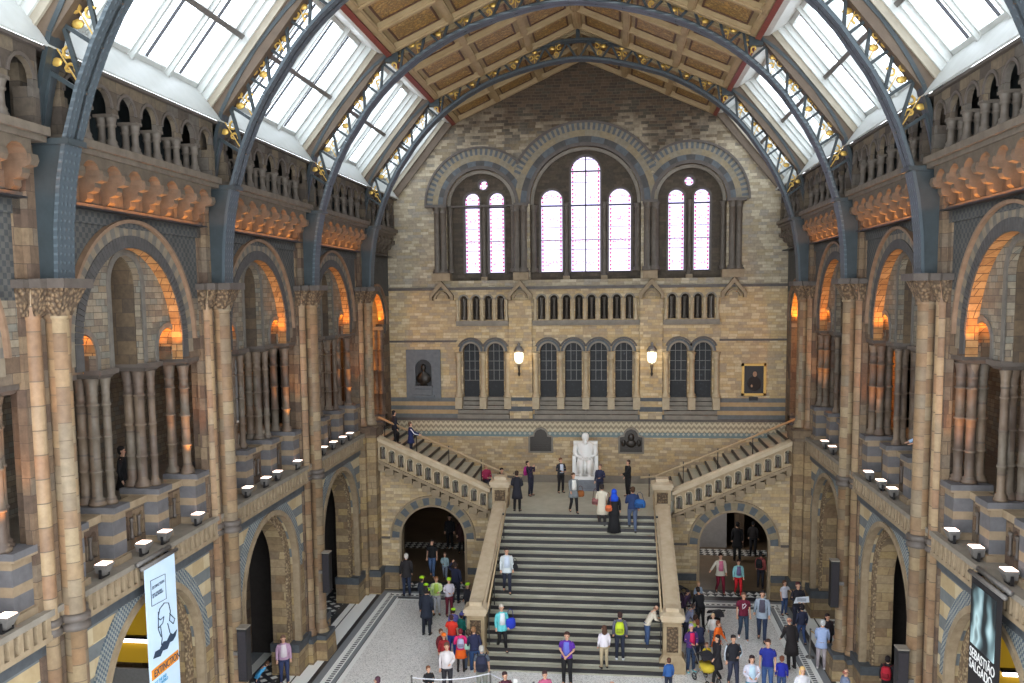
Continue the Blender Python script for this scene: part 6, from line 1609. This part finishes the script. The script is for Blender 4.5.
t = thing('paper_map', 'large white paper map held by the man in the black jacket', 'map', tuple(p['wp']((0, -.34, 1.15)))); g = MB(); g.prism([(-.26, -.1), (.26, -.04), (.22, .2), (-.2, .14)], lambda u, v, q: (u, -.004+.008*q-v*.3, v)); o = g.build('folded_sheet', cm_((228, 232, 238)), None); o.parent = t
g = MB()
for q in range(4): g.box(-.16, .14, -.016-.02*q, -.008-.02*q, .0+.035*q, .012+.035*q)
o = g.build('printed_lines', cm_((130, 140, 160)), None); o.parent = t
P(7.55, 30.3, F_, 1.35, 190, 'person in dark blue before the man with the white paper', (40, 44, 68), (50, 70, 110), (40, 32, 34), pose='walk')
P(6.83, 28.22, F_, 1.66, 205, 'bald man in a long dark overcoat', (40, 34, 36), (40, 36, 40), (150, 100, 86), ('fwd', 'down'), bend=14, coat=.4, bald=True)
P(7.75, 28.31, F_, 1.56, 160, 'white haired person in a light blue jacket bending', (166, 184, 220), (176, 166, 170), (206, 206, 206), ('fwd', 'fwd'), bend=22, coat=.12, shoes=(200, 196, 196))
P(8.1, 29.1, F_, 1.5, 20, 'long dark haired woman behind the light blue jacket', (52, 44, 52), BK, (44, 28, 28), long=True)
P(5.79, 26.3, F_, 1.66, -15, 'man in a royal blue shirt at the bottom edge', (40, 52, 150), (70, 100, 150), (70, 44, 36), short=True)
P(5.19, 25.3, F_, 1.56, 0, 'dark haired woman in a pale cardigan at the bottom edge', (206, 204, 216), (90, 140, 160), (50, 28, 30), ('hold', 'hold'), long=True, inner=(190, 214, 230))
P(6.17, 26.18, F_, 1.22, 170, 'child in a cobalt blue top behind the royal blue shirt', (36, 44, 160), (60, 80, 120), (120, 70, 48))
P(6.47, 24.79, F_, 1.5, 10, 'blonde woman in white at the bottom edge', (226, 224, 228), DN, (222, 186, 124), long=True)
P(7.58, 24.68, F_, 1.56, 100, 'balding man in a grey shirt at the bottom edge by the strips', (126, 136, 160), NV, (160, 100, 84), bald=True)
p = P(9.0, 25.81, F_, 1.5, 150, 'person in black by the right pier loudspeaker', (34, 28, 32), BK, (34, 26, 28)); pack(p, 'red and black backpack near the right pier loudspeaker', (190, 34, 54))
# --- deep in the arches
P(-6.23, 40.6, F_, 1.61, 0, 'dark figure in the passage behind the left arch, left one', (28, 26, 30), BK, BK)
P(-5.55, 39.9, F_, 1.7, 20, 'dark figure in brown in the passage behind the left arch, right one', (62, 34, 32), BK, BK, coat=.3)
P(6.7, 39.79, F_, 1.75, 170, 'broad dark figure in a long coat in the passage behind the right arch', (24, 22, 26), BK, BK, coat=.3)
P(7.5, 40.6, F_, 1.6, 160, 'dark figure in the shadow behind the right arch', (40, 34, 34), BK, BK)
# --- gallery
P(-9.95, 19.42, -5.0, 1.62, 100, 'person in black walking in the left gallery, second bay', BK, BK, (30, 26, 26), coat=.25)
P(9.45, 24.7, -5.0, 1.58, -90, 'person in pale blue leaning on the right gallery rail', (170, 196, 226), NV, BR, ('rail', 'rail'), bend=22)
# --- pushchairs
def pushchair(x, y, face, label, col):
    t = thing('pushchair', label, 'pushchair', (x, y, FLOOR)); t.rotation_euler = (0, 0, math.radians(face))
    def bl(g, n, m): o = g.build(n, m, None); o.parent = t
    g = MB(); g.loft([(0, 0, .38, .18, .24), (0, -.02, .48, .21, .3), (0, 0, .6, .21, .28)], 12); bl(g, 'seat', cm_(col))
    g = MB()
    for q in range(7):
        a0, a1 = PI*(.15+.1*q), PI*(.25+.1*q)
        g.prism([(.12-.3*cos(a0), .62+.3*sin(a0)), (.12-.3*cos(a1), .62+.3*sin(a1)), (.12-.27*cos(a1), .62+.27*sin(a1)), (.12-.27*cos(a0), .62+.27*sin(a0))], lambda u, v, k: (-.2+.4*k, u, v))
    bl(g, 'hood', cm_((40, 38, 44)))
    for s in (-1, 1):
        g = MB(); g.tube([(s*.2, -.36, .12), (s*.2, 0, .5), (s*.21, .34, .95), (s*.2, .42, 1.0)], .016, 6); g.tube([(s*.2, .3, .1), (s*.2, 0, .5)], .016, 6); bl(g, 'frame', 'grey_metal')
        for y_ in (-.36, .32):
            g = MB(); g.tube([(s*.2, y_+.1*cos(a*PI/6), .11+.1*sin(a*PI/6)) for a in range(13)], .018, 6); g.tube([(s*.2, y_-.1, .11), (s*.2, y_+.1, .11)], .008, 4); bl(g, 'wheel', 'black')
    g = MB(); g.tube([(-.2, .42, 1.0), (.2, .42, 1.0)], .02, 6); bl(g, 'handle', 'black')
pushchair(4.75, 30.9, 200, 'black hooded pushchair in the right-hand crowd', (30, 28, 34))
pushchair(4.1, 26.95, 30, 'yellow and black pushchair beside the purple fleece woman', (200, 176, 50))
pushchair(3.9, 33.3, 120, 'dark plum pushchair beside the right stair wall', (70, 56, 80))
# --- rope barriers
def rope(label, pts, col):
    t = thing('rope_barrier', label, 'barrier', (pts[0][0], pts[0][1], FLOOR))
    for a, b in zip(pts[:-1], pts[1:]):
        g = MB(); g.tube([(a[0]+(b[0]-a[0])*q/6, a[1]+(b[1]-a[1])*q/6, FLOOR+.9-.12*sin(PI*q/6)) for q in range(7)], .02, 6); g.build('rope', cm_(col), t)
    for a in pts:
        g = MB(); g.lathe([(.14, FLOOR), (.14, FLOOR+.03), (.03, FLOOR+.05), (.025, FLOOR+.92), (.04, FLOOR+.94), (.02, FLOOR+.97)], a[0], a[1], 10); g.build('post', 'grey_metal', t)
rope('white rope barrier across the floor before the left crowd', [(-4.4, 24.4), (-2.2, 24.9), (-.9, 24.3)], (220, 220, 224))
rope('ochre rope barrier at the right pier base', [(7.6, 29.2), (8.7, 27.1)], (190, 160, 110))
for o in list(SC.objects):
    for k in [k for k in o.keys() if k.startswith('_')]: del o[k]
bpy.context.view_layer.update()
